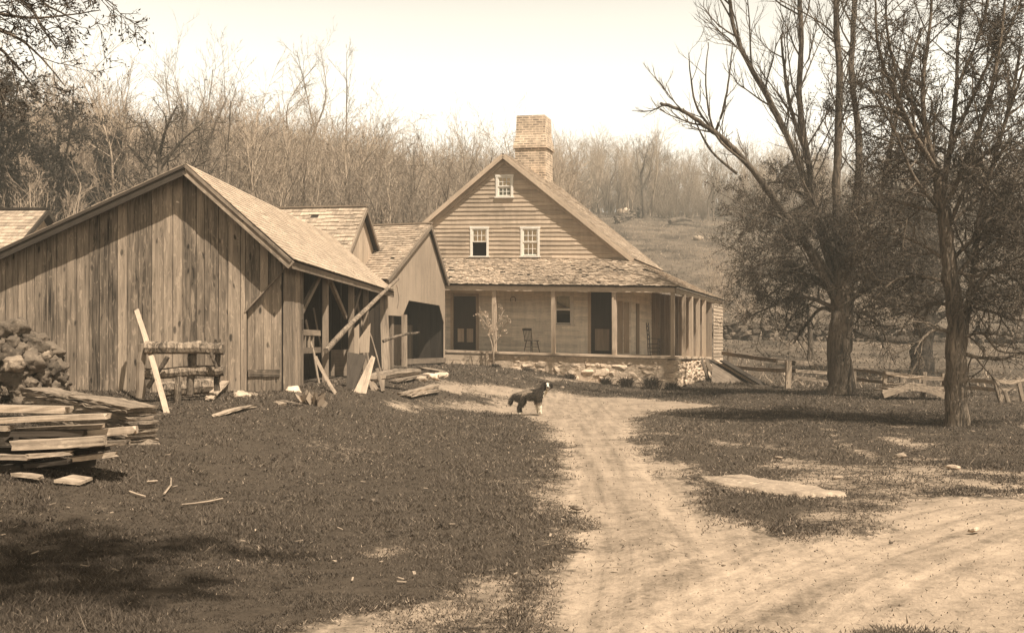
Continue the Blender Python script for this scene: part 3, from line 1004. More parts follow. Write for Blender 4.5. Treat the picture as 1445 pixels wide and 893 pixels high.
# ------------------------------------------------------------------ gabled sheds behind the barn
def shed(name, label, peak, right, left, axis_len, base, roofmat, wallmat, rows, wid, gable_fn, rag, over=.22):
    """peak/right/left: roof corner points of the gable seen; the ridge runs back to the left"""
    peak, right, left = Vector(peak), Vector(right), Vector(left)
    g = (right - left); g.z = 0; g.normalize()
    n = Vector((g.y, -g.x, 0))                       # outward (right, towards the viewer)
    o = empty(name, (peak.x, peak.y, base), label, 'shed')
    up = Vector((0, 0, 1))
    back = -n * axis_len
    sl = lambda q: (q - left).dot(g)
    Wg = lambda s, z: Vector((left.x, left.y, 0)) + g * s + up * z - n * over
    sp, sr = sl(peak), sl(right)
    def top(s):
        return (left.z + (peak.z - left.z) * s / sp if s < sp else peak.z + (right.z - peak.z) * (s - sp) / (sr - sp)) - .10
    gable_fn(o, Wg, n, sp, sr, top, base)
    # roof
    mb = MB(); mb.slab(left, peak, peak + back, left + back, .05); mb.slab(peak + g * .004, right, right + back, peak + back + g * .004, .05)
    rf = mb.build('roof', M['dark'], o)
    mb = MB()
    shingles(mb, left + up * .01, left + back + up * .01, peak + back + up * .015, peak + up * .015, rows, wid, .025, .03, rag, .012, .02)
    shingles(mb, right + back + up * .01, right + up * .01, peak + up * .015, peak + back + up * .015, rows, wid, .025, .03, rag, .0, .02)
    mb.build('shingles', roofmat, rf)
    mb = MB()
    for q in (left, right): mb.bar(peak - up * .07 + n * .02, q - up * .07 + n * .02, .05, .13, up=up)
    mb.bar(peak + up * .06 + n * .05, peak + back + up * .06, .16, .05)
    mb.build('rake_board', M['grey'], rf)
    # the other walls
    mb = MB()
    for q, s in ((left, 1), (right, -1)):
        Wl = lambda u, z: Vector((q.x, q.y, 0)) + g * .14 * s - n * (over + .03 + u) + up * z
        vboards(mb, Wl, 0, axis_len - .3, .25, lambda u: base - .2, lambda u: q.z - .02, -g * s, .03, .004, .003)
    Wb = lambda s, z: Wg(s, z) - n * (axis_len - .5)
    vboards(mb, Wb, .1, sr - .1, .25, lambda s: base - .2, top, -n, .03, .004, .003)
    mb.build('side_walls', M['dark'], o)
    FOOT.append([Wg(0, 0)[:2], Wg(sr, 0)[:2], (Wg(sr, 0) - n * axis_len)[:2], (Wg(0, 0) - n * axis_len)[:2]])
    return o, Wg, n, sp, sr

def plain_gable(o, Wg, n, sp, sr, top, base):
    mb = MB(); vboards(mb, Wg, .12, sr - .12, .22, lambda s: base - .2, top, n, .03, .006, .006); mb.build('gable_wall', M['trim'], o)
    mbuild('gable_backing', M['dark'], o, lambda m: m.prism([Wg(.15, base) - n * .01, Wg(sr - .15, base) - n * .01, Wg(sr - .15, top(sr - .15)) - n * .01, Wg(sp, top(sp)) - n * .01, Wg(.15, top(.15)) - n * .01], -n * .02, gdir=(0, 0, 1)))
def carriage_gable(o, Wg, n, sp, sr, top, base):
    # smooth-faced gable over two cart openings, the right one with clipped corners
    def zat(s, py):
        q = Wg(s, 0); return EYE - (py - HY) / F * q.y
    def s_of(px):
        a, b = Wg(0, 0), Wg(1, 0) - Wg(0, 0); r = (px - CX) / F
        return (r * a.y - a.x) / (b.x - r * b.y)
    s567, s575, s620, s625 = s_of(567), s_of(576), s_of(619), s_of(625.5)
    zl = zat(s567, 446)
    def bot(s):
        if s < s567: return zl
        if s < s575: return zl + (zat(s575, 424) - zl) * (s - s567) / (s575 - s567)
        if s < s620: return zat(s575, 424) + (zat(s620, 431) - zat(s575, 424)) * (s - s575) / (s620 - s575)
        if s < s625: return zat(s620, 431) + (zat(s625, 456) - zat(s620, 431)) * (s - s620) / (s625 - s620)
        return base - .1
    mb = MB()
    for a, b in ((.12, s567), (s567, s575), (s575, s620), (s620, s625), (s625, sr - .1)):
        vboards(mb, Wg, a, b, .5, bot if a != s625 else (lambda s: base - .1), top, n, .03, .001, .001, 0)
    mb.build('gable_wall', M['smoothwall'], o)
    mbuild('post', M['pale'], o, lambda m: obox(m, Wg, n, s567 - .10, s567 + .12, base - .05, zl + .05, .03, .15))
    mbuild('post', M['grey'], o, lambda m: obox(m, Wg, n, s567 - .55, s567 - .38, base - .05, zl + .05, -.3, -.12))
    # inner plank partition with a pale slatted lower half
    Wi = lambda s, z: Wg(s, z) - n * 1.25
    mb = MB(); vboards(mb, Wi, s567 + .05, sr - .3, .16, lambda s: base - .1, lambda s: 2.35, n, .03, .008, .012); mb.build('inner_door', M['grey'], o)
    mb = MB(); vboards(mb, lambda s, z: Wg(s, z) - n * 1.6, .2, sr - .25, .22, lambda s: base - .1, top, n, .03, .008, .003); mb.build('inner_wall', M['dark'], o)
    mb = MB()
    for z in np.arange(base, base + 1.5, .24): obox(mb, lambda s, z_: Wg(s, z_) - n * .5, n, .15, s567 - .12, z + .01, z + .24, 0, .03)
    mb.build('board_panel', M['trim'], o)
    mbuild('sill_beam', M['grey'], o, lambda m: obox(m, Wg, n, s567 + .1, sr - .15, base + .12, base + .3, -.1, .1))
shed('shingled_shed', 'small shed with a steep coarse shingled roof rising behind the barn', P(517, 293, 38.5), P(545.5, 388, 41), P(485.5, 374, 36), 4.6, .85, M['shin'], M['trim'], 15, .3, plain_gable, .035)
CSHED = shed('carriage_shed', 'carriage shed with a smooth pale gable above dark cart openings', P(608, 317, 41.3), P(632.5, 400, 42.9), P(547, 394, 37.8), 2.5, .82, M['shin'], M['smoothwall'], 24, .22, carriage_gable, .02, .12)

# small outbuilding past the barn's left slope
def outbuilding():
    a = P(66, 297, 38); b = a + Vector((-5.5, .2, 0))
    o = empty('outbuilding', (a.x - 1, a.y, 1.2), 'low shingled outbuilding peeping over the left slope of the barn roof', 'shed')
    up = Vector((0, 0, 1)); hf = Vector((-.15, -2.6, -1.75)); hb = Vector((.15, 2.6, -1.75)); lf = a + hf; lb = b + hf
    mb = MB(); mb.slab(lf, lb, b, a, .05); mb.slab(a + hb, b + hb, b + Vector((0, .004, 0)), a + Vector((0, .004, 0)), .05)
    rf = mb.build('roof', M['dark'], o)
    mb = MB(); shingles(mb, lb + up * .01, lf + up * .01, a + up * .015, b + up * .015, 14, .25, .02, .025, .02); mb.build('shingles', M['shin'], rf)
    mb = MB(); n = Vector((1, 0, 0))
    mb.bar(a + up * -.05 + n * .05, lf + up * -.05 + n * .05, .05, .14, up=up); mb.bar(a + up * -.05 + n * .05, a + hb + up * -.05 + n * .05, .05, .14, up=up)
    mb.bar(a + up * .06 + n * .08, b + up * .06, .18, .06)
    mb.build('rake_board', M['dark'], rf)
    mb = MB()
    Wg = lambda s, z: Vector((a.x - .25, a.y + s, z))
    vboards(mb, Wg, -2.4, 2.4, .24, lambda s: .8, lambda s: a.z - .12 - abs(s) * .67, n, .03)
    mb.build('gable_wall', M['trim'], o)
    mbuild('front_wall', M['grey'], o, lambda m: m.prism([(lb.x + .3, lf.y + .2, .8), (lf.x - .3, lf.y + .2, .8), (lf.x - .3, lf.y + .2, lf.z), (lb.x + .3, lf.y + .2, lf.z)], (0, .06, 0), gdir=(0, 0, 1)))
outbuilding()

# ------------------------------------------------------------------ the farmhouse
SAG = .024
def HPt(t, v, z):
    return Vector((5.95 + .2756 * v - .961 * t, 41.5 + .961 * v + .2756 * t, z + SAG * t))
VN = Vector((-.2756, -.961, 0)); TN = Vector((-.961, .2756, 0))     # outward of the front; towards growing t
def t_of(px, v):
    r = (px - CX) / F
    return (5.95 + .2756 * v - r * (41.5 + .961 * v)) / (.961 + .2756 * r)
def v_of(px, t0, k=0.0):
    """depth along the house at which a side line t = t0 - k v meets a pixel column"""
    r = (px - CX) / F
    return (r * (41.5 + .2756 * t0) - 5.95 + .961 * t0) / (.2756 + .961 * k - r * (.961 - .2756 * k))
def z_of(py, t, v):
    q = HPt(t, v, 0)
    return EYE - (py - HY) / F * q.y - SAG * t
HOUSE = empty('farmhouse', tuple(HPt(6, 5, .4)), 'weathered clapboard farmhouse with a steep gable, wraparound porch and brick chimney', 'house')
def farmhouse():
    up = Vector((0, 0, 1)); ho = HOUSE
    TR, TPK, TL, ZE, ZP = 2.0, 7.13, 12.26, 4.86, 8.95
    v0, v1 = 2.2, 10.0
    WF = lambda t, z: HPt(t, v0, z)
    def ext(z):
        k = (z - ZE) / (ZP - ZE)
        return (TR + (TPK - TR) * k, TL - (TL - TPK) * k) if z > ZE else (TR, TL)
    # windows of the gable (from the photo's pixel columns)
    def rect(px0, px1, py0, py1):
        t1, t0 = t_of(px0, v0), t_of(px1, v0); tm = .5 * (t0 + t1)
        return t0, t1, z_of(py1, tm, v0), z_of(py0, tm, v0)
    wa = rect(703, 721.5, 250, 277); wl = rect(667, 687, 323, 360.5); wr = rect(738, 759, 323, 360.5)
    holes = [(r[0] - .05, r[1] + .05, r[2] - .05, r[3] + .05) for r in (wa, wl, wr)]
    mb = MB(); clapboards(mb, WF, 4.75, ZP, .172, ext, VN, holes, .038, .013, 2.6); mb.build('gable_wall', M['clap'], ho)
    window(WF, VN, *wa, ho, 3, 4, shade=.42); window(WF, VN, *wl, ho, 3, 4, open_lower=True, label='window with its lower sash pushed up'); window(WF, VN, *wr, ho, 3, 4, shade=.1)
    # porch wall
    fz = 1.18
    t_w = rect(784, 806, 416, 457); d1 = rect(640, 672, 418, 493); d2 = rect(834, 863.5, 408, 497)
    d1 = (d1[0], d1[1], fz, d1[3]); d2 = (d2[0], d2[1], fz, d2[3])
    holes = [(t_w[0] - .05, t_w[1] + .05, t_w[2] - .05, t_w[3] + .05), (d1[0] - .02, d1[1] + .02, 0, d1[3]), (d2[0] - .02, d2[1] + .02, 0, d2[3])]
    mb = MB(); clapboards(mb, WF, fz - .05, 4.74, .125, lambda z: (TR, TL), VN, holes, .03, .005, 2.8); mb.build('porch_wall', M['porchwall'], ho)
    window(WF, VN, *t_w, ho, 1, 2, shade=False, fw=.11)
    # doors
    mb = MB(); obox(mb, WF, VN, d1[0], d1[1], d1[2], d1[3], -.06, -.02, 2); dr = mb.build('door', M['dark'], ho); dr['label'] = 'dark panelled door with two pale lower panels'
    mb = MB(); w = d1[1] - d1[0]
    for a, b in ((.14, .42), (.54, .82)): obox(mb, WF, VN, d1[0] + w * a, d1[0] + w * b, 1.5, 2.05, -.02, -.006, 2)
    mb.build('door_panel', M['trim'], dr)
    mb = MB(); obox(mb, WF, VN, d2[0], d2[1], d2[2], d2[3], -.14, -.10, 2); dr2 = mb.build('door', M['dark'], ho); dr2['label'] = 'dark screen door with a paler lower panel'
    mb = MB(); w2 = d2[1] - d2[0]; obox(mb, WF, VN, d2[0] + .12, d2[1] - .14, 1.3, 2.15, -.10, -.085, 2); mb.build('door_panel', M['grey'], dr2)
    for d in (d1, d2):
        mb = MB()
        obox(mb, WF, VN, d[0] - .12, d[0], fz, d[3] + .1, -.02, .04); obox(mb, WF, VN, d[1], d[1] + .12, fz, d[3] + .1, -.02, .04)
        obox(mb, WF, VN, d[0] + .001, d[1] - .001, d[3], d[3] + .1, -.02, .035)
        mb.build('door_frame', M['trim'], ho)
    # pale boards set against the right end of the porch wall
    mb = MB()
    for a, b, zt in ((872, 879, 3.25), (880.5, 888, 3.2)):
        ta, tb = t_of(b, v0), t_of(a, v0); obox(mb, WF, VN, ta, tb, fz + .05, zt, .026, .05)
    mb.build('board_panel', M['trim'], ho)
    # the house body
    WR = lambda v, z: HPt(TR, v, z)
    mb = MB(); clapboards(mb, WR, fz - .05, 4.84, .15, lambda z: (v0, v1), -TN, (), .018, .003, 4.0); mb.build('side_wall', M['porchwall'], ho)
    mbuild('side_door', M['grey'], ho, lambda m: obox(m, WR, -TN, 3.2, 3.9, fz, 3.2, .026, .05, 2))
    mbuild('inner_shell', M['black'], ho, lambda m: (m.prism([HPt(TR + .02, v0 + .7, .6), HPt(TL - .02, v0 + .7, .6), HPt(TL - .02, v0 + .7, 4.8), HPt(TPK, v0 + .7, 8.7), HPt(TR + .02, v0 + .7, 4.8)], -VN * .05),
                                                   m.prism([HPt(TR + .02, v0 + .1, .6), HPt(TR + .02, v1 - .1, .6), HPt(TR + .02, v1 - .1, 4.8), HPt(TR + .02, v0 + .1, 4.8)], TN * .04)))
    mb = MB(); WB = lambda t, z: HPt(t, v1, z)
    clapboards(mb, WB, .4, ZP, .25, ext, -VN, (), .02); mb.build('back_wall', M['clap'], ho)
    WL = lambda v, z: HPt(TL, v, z)
    mb = MB(); clapboards(mb, WL, .4, 4.84, .25, lambda z: (v0, v1), TN, (), .02); mb.build('far_side_wall', M['clap'], ho)
    # main roof
    vf, vb = v0 - .22, v1 + .1
    zr = ZP + .13
    pk0, pk1 = HPt(TPK, vf, zr), HPt(TPK, vb, zr)
    er0, er1 = HPt(TR - .12, vf, ZE + .04), HPt(TR - .12, vb, ZE + .04)
    el0, el1 = HPt(TL + .3, vf, ZE - .14), HPt(TL + .3, vb, ZE - .14)
    mb = MB(); mb.slab(er0, er1, pk1, pk0, .06); mb.slab(el0, el1, pk1 + TN * .004, pk0 + TN * .004, .06)
    rf = mb.build('roof', M['dark'], ho)
    mb = MB(); shingles(mb, er0 + up * .01, er1 + up * .01, pk1 + up * .015, pk0 + up * .015, 34, .2, .02, .02, .015, .004, .012)
    shingles(mb, el1 + up * .01, el0 + up * .01, pk0 + up * .015, pk1 + up * .015, 34, .2, .02, .02, .015, .004, .012); mb.build('shingles', M['shin'], rf)
    mb = MB()
    mb.bar(pk0 - up * .09 + VN * .03, er0 - up * .09 + VN * .03, .05, .17, up=up); mb.bar(pk0 - up * .09 + VN * .03, el0 - up * .09 + VN * .03, .05, .17, up=up)
    mb.bar(pk0 + VN * (-.16) - up * .24, er0 + VN * (-.16) - up * .24, .04, .2, up=up); mb.bar(pk0 + VN * (-.16) - up * .24, el0 + VN * (-.16) - up * .24, .04, .2, up=up)
    mb.build('rake_board', M['trim'], rf)
    # porch roof: front slope, hip, side slope that spreads towards the back
    ZT, ZV = ZE + .02, 3.74
    bt0, bt1 = HPt(-.18, -.18, ZV), HPt(12.4, -.18, ZV)
    tp0, tp1 = HPt(TR, v0, ZT), HPt(12.4, v0, ZT)
    bs1 = HPt(-.92, 9.75, ZV - .14); ts1 = HPt(TR, 9.75, ZT)
    mb = MB(); mb.slab(bt0, bt1, tp1, tp0, .05); mb.slab(bt0, bs1, ts1, tp0, .05)
    pr = mb.build('porch_roof', M['dark'], ho)
    mb = MB()
    shingles(mb, bt1 + up * .01, bt0 + up * .01, tp0 + up * .012, tp1 + up * .012, 19, .16, .018, .018, .03, .03, .035)
    shingles(mb, bt0 + up * .01, bs1 + up * .01, ts1 + up * .012, tp0 + up * .012, 19, .16, .018, .015, .02, .006, .015)
    mb.build('shingles', M['shin'], pr)
    mb = MB()
    mb.bar(HPt(-.02, -.06, ZV - .115), HPt(12.3, -.06, ZV - .115), .09, .24); mb.bar(HPt(-.03, -.02, ZV - .145), HPt(-.74, 9.6, ZV - .28), .08, .18)
    mb.build('eave_beam', M['trim'], pr)
    mb = MB(); mb.prism([HPt(.0, 0, ZV - .06), HPt(12.2, 0, ZV - .06), HPt(12.2, v0, ZV + .3), HPt(TR, v0, ZV + .3)], up * .03, gdir=TN)
    mb.prism([HPt(.0, 0, ZV - .06), HPt(TR, v0, ZV + .3), HPt(TR, 9.6, ZV + .3), HPt(-.72, 9.6, ZV - .2)], up * .03, gdir=VN); mb.build('porch_ceiling', M['trim'], pr)
    # porch floor
    mb = MB(); mb.prism([HPt(-.06, -.08, 1.10), HPt(12.3, -.08, 1.10), HPt(12.3, v0, 1.10), HPt(TR, v0, 1.10), HPt(TR, 9.7, 1.0), HPt(-.78, 9.7, .98)], up * .08, gdir=TN)
    mb.build('porch_floor', M['trim'], ho)
    # columns: front then the side row
    def column(a, top, w):
        mb = MB(); n = 7
        for i in range(n):
            pass
        mb.bar(a, Vector((a.x, a.y, top)), w, w, up=VN, jit=.012); return mb.build('porch_column', M['trim'], ho)
    for px in (697.5, 781, 867, 952):
        t = t_of(px, .05); q = HPt(max(t, .08), .05, 1.18); column(q, q.z + 2.33, .155)
    for px in (965, 975, 985, 993.5):
        v = v_of(px, -.05, .072); q = HPt(-.05 - .072 * v, v, 1.15 - .012 * v); column(q, HPt(-.05 - .072 * v, v, ZV - .22 - .0135 * v).z, .15)
    # closed room at the far end of the side porch
    vR = 7.3
    WE = lambda v, z: HPt(-.12 - .072 * v, v, z)
    mb = MB(); clapboards(mb, WE, .35, 3.36, .15, lambda z: (vR, 9.6), -TN, (), .03, .004, 4); mb.build('end_room_wall', M['clap'], ho)
    mbuild('end_room_front', M['grey'], ho, lambda m: vboards(m, lambda t, z: HPt(t, vR, z), -.6, TR, .22, lambda t: .9, lambda t: 3.5 + .3 * (t + .6) / 2.6, VN, .03))
    # chimney through the ridge
    ct, cv = TPK - .05, 6.6
    def ring(mb, z0, z1, h0, h1):
        p = [HPt(ct + a * h0, cv + b * h0 * .9, z0) for a, b in ((1, -1), (-1, -1), (-1, 1), (1, 1))] + [HPt(ct + a * h1, cv + b * h1 * .9, z1) for a, b in ((1, -1), (-1, -1), (-1, 1), (1, 1))]
        gc = []
        for i in range(4):
            j = (i + 1) % 4
            mb.add([p[i], p[j], p[j + 4], p[i + 4]], [(0, 1, 2, 3)], .5, [(i * .9, z0, 0), (i * .9 + 2 * h0, z0, 0), (i * .9 + h0 + h1, z1, 0), (i * .9 + h0 - h1, z1, 0)])
        mb.add(p[4:], [(0, 1, 2, 3)], .5, [(0, 0, 0), (.1, 0, 0), (.1, .1, 0), (0, .1, 0)]); mb.add(p[:4], [(3, 2, 1, 0)], .5, [(0, 0, 0), (.1, 0, 0), (.1, .1, 0), (0, .1, 0)])
    zc = lambda py: EYE - (py - HY) / F * HPt(ct, cv - .6, 0).y - SAG * ct
    mb = MB()
    ring(mb, 7.6, zc(209), .69, .69); ring(mb, zc(209) + .003, zc(205), .76, .76); ring(mb, zc(205) + .003, zc(190), .75, .66); ring(mb, zc(190) + .003, zc(162.5), .66, .63)
    ch = mb.build('chimney', M['brick'], rf)
    # stone foundation, dry laid, and the boarded end at the left
    t_s = t_of(688, 0)
    mb = MB()
    def stones(a, b, nrm, z_lo, z_hi, mbx, sz=(.34, .22)):
        d = (b - a); L = d.length; d.normalize()
        z = z_lo
        while z < z_hi - .04:
            hgt = min(sz[1] * rng.uniform(.7, 1.3), z_hi - z + .03); x = rng.uniform(-.2, 0)
            while x < L:
                w = sz[0] * rng.uniform(.6, 1.9)
                c = a + d * min(x + w / 2, L) + up * (z + hgt / 2) + nrm * rng.uniform(-.08, -.02)
                ang = math.atan2(d.y, d.x)
                mbx.rock(c, (w * 1.02, .34, hgt * 1.08), rot=Matrix.Rotation(ang + rng.uniform(-.08, .08), 3, 'Z') @ Matrix.Rotation(rng.uniform(-.16, .16), 3, 'Y'), lump=.3, n=2, e=.5)
                x += w
            z += hgt
    A, B = HPt(t_s, .12, 0), HPt(.10, .12, 0); Cc = HPt(-.70, 9.0, 0)
    A2 = Vector((A.x, A.y, SAG * t_s * .0)); 
    stones(A, B, VN, .18, 1.02, mb); 
    stones(B + VN * -.02, Cc, -TN, .05, .95, mb)
    mb.build('stone_foundation', M['rubble'], ho)
    mb = MB(); mb.prism([HPt(t_s, .22, -.1), HPt(.25, .22, -.1), HPt(.25, .22, 1.08), HPt(t_s, .22, 1.08)], VN * .2); mb.prism([HPt(.22, .3, -.1), HPt(-.5, 9, -.1), HPt(-.5, 9, .95), HPt(.22, .3, 1.05)], TN * .1)
    mb.build('foundation_core', M['rubble'], ho)
    mb = MB(); Wk = lambda t, z: HPt(t, -.02, z)
    z = .38
    while z < 1.06: obox(mb, Wk, VN, t_s + .06, 12.2, z, min(z + .21, 1.08), 0, .03); z += .22
    obox(mb, Wk, VN, t_s - .06, t_s + .05, .3, 1.09, -.02, .06); mb.build('porch_skirt', M['trim'], ho)
    FOOT.append([HPt(-.4, .2, 0)[:2], HPt(12, .2, 0)[:2], HPt(12, 9.9, 0)[:2], HPt(-.8, 9.9, 0)[:2]])
    return fz, v0
fz, v0 = farmhouse()

def rough_bar(mb, a, b, w, h, up=(0, 0, 1), n=9, rough=.007, bow=.012):
    """weathered board: uneven edges, a slight warp and splintered ends"""
    a, b = Vector(a), Vector(b); d = (b - a).normalized(); u = Vector(up)
    side = d.cross(u).normalized(); u = side.cross(d).normalized()
    L = (b - a).length; vs, gc, fs = [], [], []
    bx, bz, tw = rng.uniform(-bow, bow), rng.uniform(-bow, bow), rng.uniform(-.025, .025)
    prof = [(-1, -1), (-.3, -1), (.35, -1), (1, -1), (1, -.1), (1, 1), (.35, 1), (-.3, 1), (-1, 1), (-1, .1)]
    m = len(prof); ends = [(rng.uniform(-.05, .02), rng.uniform(0, .05)) for _ in prof]; o, o2 = rng.random() * 60, rng.random() * 60
    k1, k2 = rng.uniform(-.08, .08), rng.uniform(-.08, .08)
    for i in range(n):
        t = i / (n - 1); c = a.lerp(b, t) + side * bx * math.sin(PI * t) + u * bz * math.sin(PI * t)
        for j, (px, pz) in enumerate(prof):
            q = c + side * (px * w / 2 * (1 + k1 * (t - .5)) + rng.uniform(-rough, rough)) + u * (pz * h / 2 * (1 + k2 * (t - .5)) + rng.uniform(-rough, rough) * .5 + px * w / 2 * tw * t)
            if i == 0: q -= d * ends[j][0]
            if i == n - 1: q += d * (ends[j][1] * (1 if px > 0 else .4))
            vs.append(q); gc.append((t * L + o, px * w / 2 + o2, pz * h / 2))
    for i in range(n - 1):
        for j in range(m): fs.append((i * m + j, (i + 1) * m + j, (i + 1) * m + (j + 1) % m, i * m + (j + 1) % m))
    fs.append(tuple(range(m))); fs.append(tuple(range((n - 1) * m, n * m))[::-1])
    mb.add(vs, fs, None, gc)

# ------------------------------------------------------------------ things on the porch
def on_floor(px, v):
    t = t_of(px, v); return HPt(t, v, 1.185)
def windsor():
    q = on_floor(750, .75)
    o = empty('wooden_chair', tuple(q), 'dark spindle-back wooden chair on the porch left of the sash window', 'chair', 'porch chairs')
    Wc = lambda x, y, z: q + Vector((x, y, z))
    mbuild('seat', M['chair'], o, lambda m: m.prism([Wc(x, y, .43) for x, y in ((-.2, -.2), (.2, -.22), (.23, .0), (.2, .22), (-.2, .2))], (0, 0, .035)))
    for x, y in ((-.17, -.16), (.18, -.18), (.18, .18), (-.17, .16)):
        mbuild('leg', M['chair'], o, lambda m: m.tube([Wc(x * .85, y * .85, .43), Wc(x * 1.25, y * 1.25, 0)], [.022, .016], 6))
    mb = MB()
    for k in range(6):
        y = -.17 + .34 * k / 5; x = -.18
        mb.tube([Wc(x, y, .46), Wc(x - .09, y * 1.12, .86)], .011 if 0 < k < 5 else .017, 5)
    mb.bar(Wc(-.275, -.22, .88), Wc(-.275, .22, .88), .03, .09)
    mb.build('backrest', M['chair'], o)
    for y in (-.17, .17): mbuild('stretcher', M['chair'], o, lambda m: m.tube([Wc(-.17, y, .2), Wc(.19, y * 1.1, .2)], .011, 5))
    o.rotation_euler.z = R(-52)
windsor()
def ladderback():
    q = on_floor(921, .7)
    o = empty('ladderback_chair', tuple(q), 'tall dark ladder-back chair near the right corner of the porch', 'chair', 'porch chairs')
    Wc = lambda x, y, z: q + Vector((x, y, z))
    mbuild('seat', M['chair'], o, lambda m: m.box(Wc(.05, 0, .44), (.4, .42, .03)))
    for y in (-.19, .19):
        mbuild('back_post', M['chair'], o, lambda m: m.tube([Wc(-.13, y, 0), Wc(-.15, y, .5), Wc(-.2, y, 1.22)], .02, 6))
        mbuild('leg', M['chair'], o, lambda m: m.tube([Wc(.24, y, 0), Wc(.24, y, .62)], .02, 6))
    mb = MB()
    for z in (.62, .78, .94, 1.1): mb.bar(Wc(-.155 - .05 * (z - .5), -.19, z), Wc(-.155 - .05 * (z - .5), .19, z), .015, .07)
    mb.build('backrest', M['chair'], o)
    for z in (.14, .28):
        for y in (-.19, .19): mbuild('stretcher', M['chair'], o, lambda m: m.tube([Wc(-.13, y, z), Wc(.24, y, z)], .012, 5))
    for z in (.2, .6): mbuild('stretcher', M['chair'], o, lambda m: m.tube([Wc(.24, -.19, z), Wc(.24, .19, z)], .012, 5))
    for y in (-.19, .19): mbuild('armrest', M['chair'], o, lambda m: m.bar(Wc(-.15, y, .64), Wc(.27, y, .63), .05, .02))
    o.rotation_euler.z = R(-18)
ladderback()

# horseshoe and hooks on the porch wall
def horseshoe():
    t = t_of(724.5, v0); z = z_of(423, t, v0)
    c = HPt(t, v0, z) + VN * .05
    mb = MB(); pts = []
    for k in range(13):
        a = R(-60 + 300 * k / 12 - 30 + 30); pts.append(c + TN * math.cos(R(-35) + k / 12 * R(250)) * .11 + Vector((0, 0, math.sin(R(-35) + k / 12 * R(250)) * .12)))
    mb.tube(pts, .014, 5); o = mb.build('horseshoe', M['iron'], None)
    tag(o, 'dark iron horseshoe nailed to the porch wall above the spindle-back chair', 'horseshoe')
horseshoe()

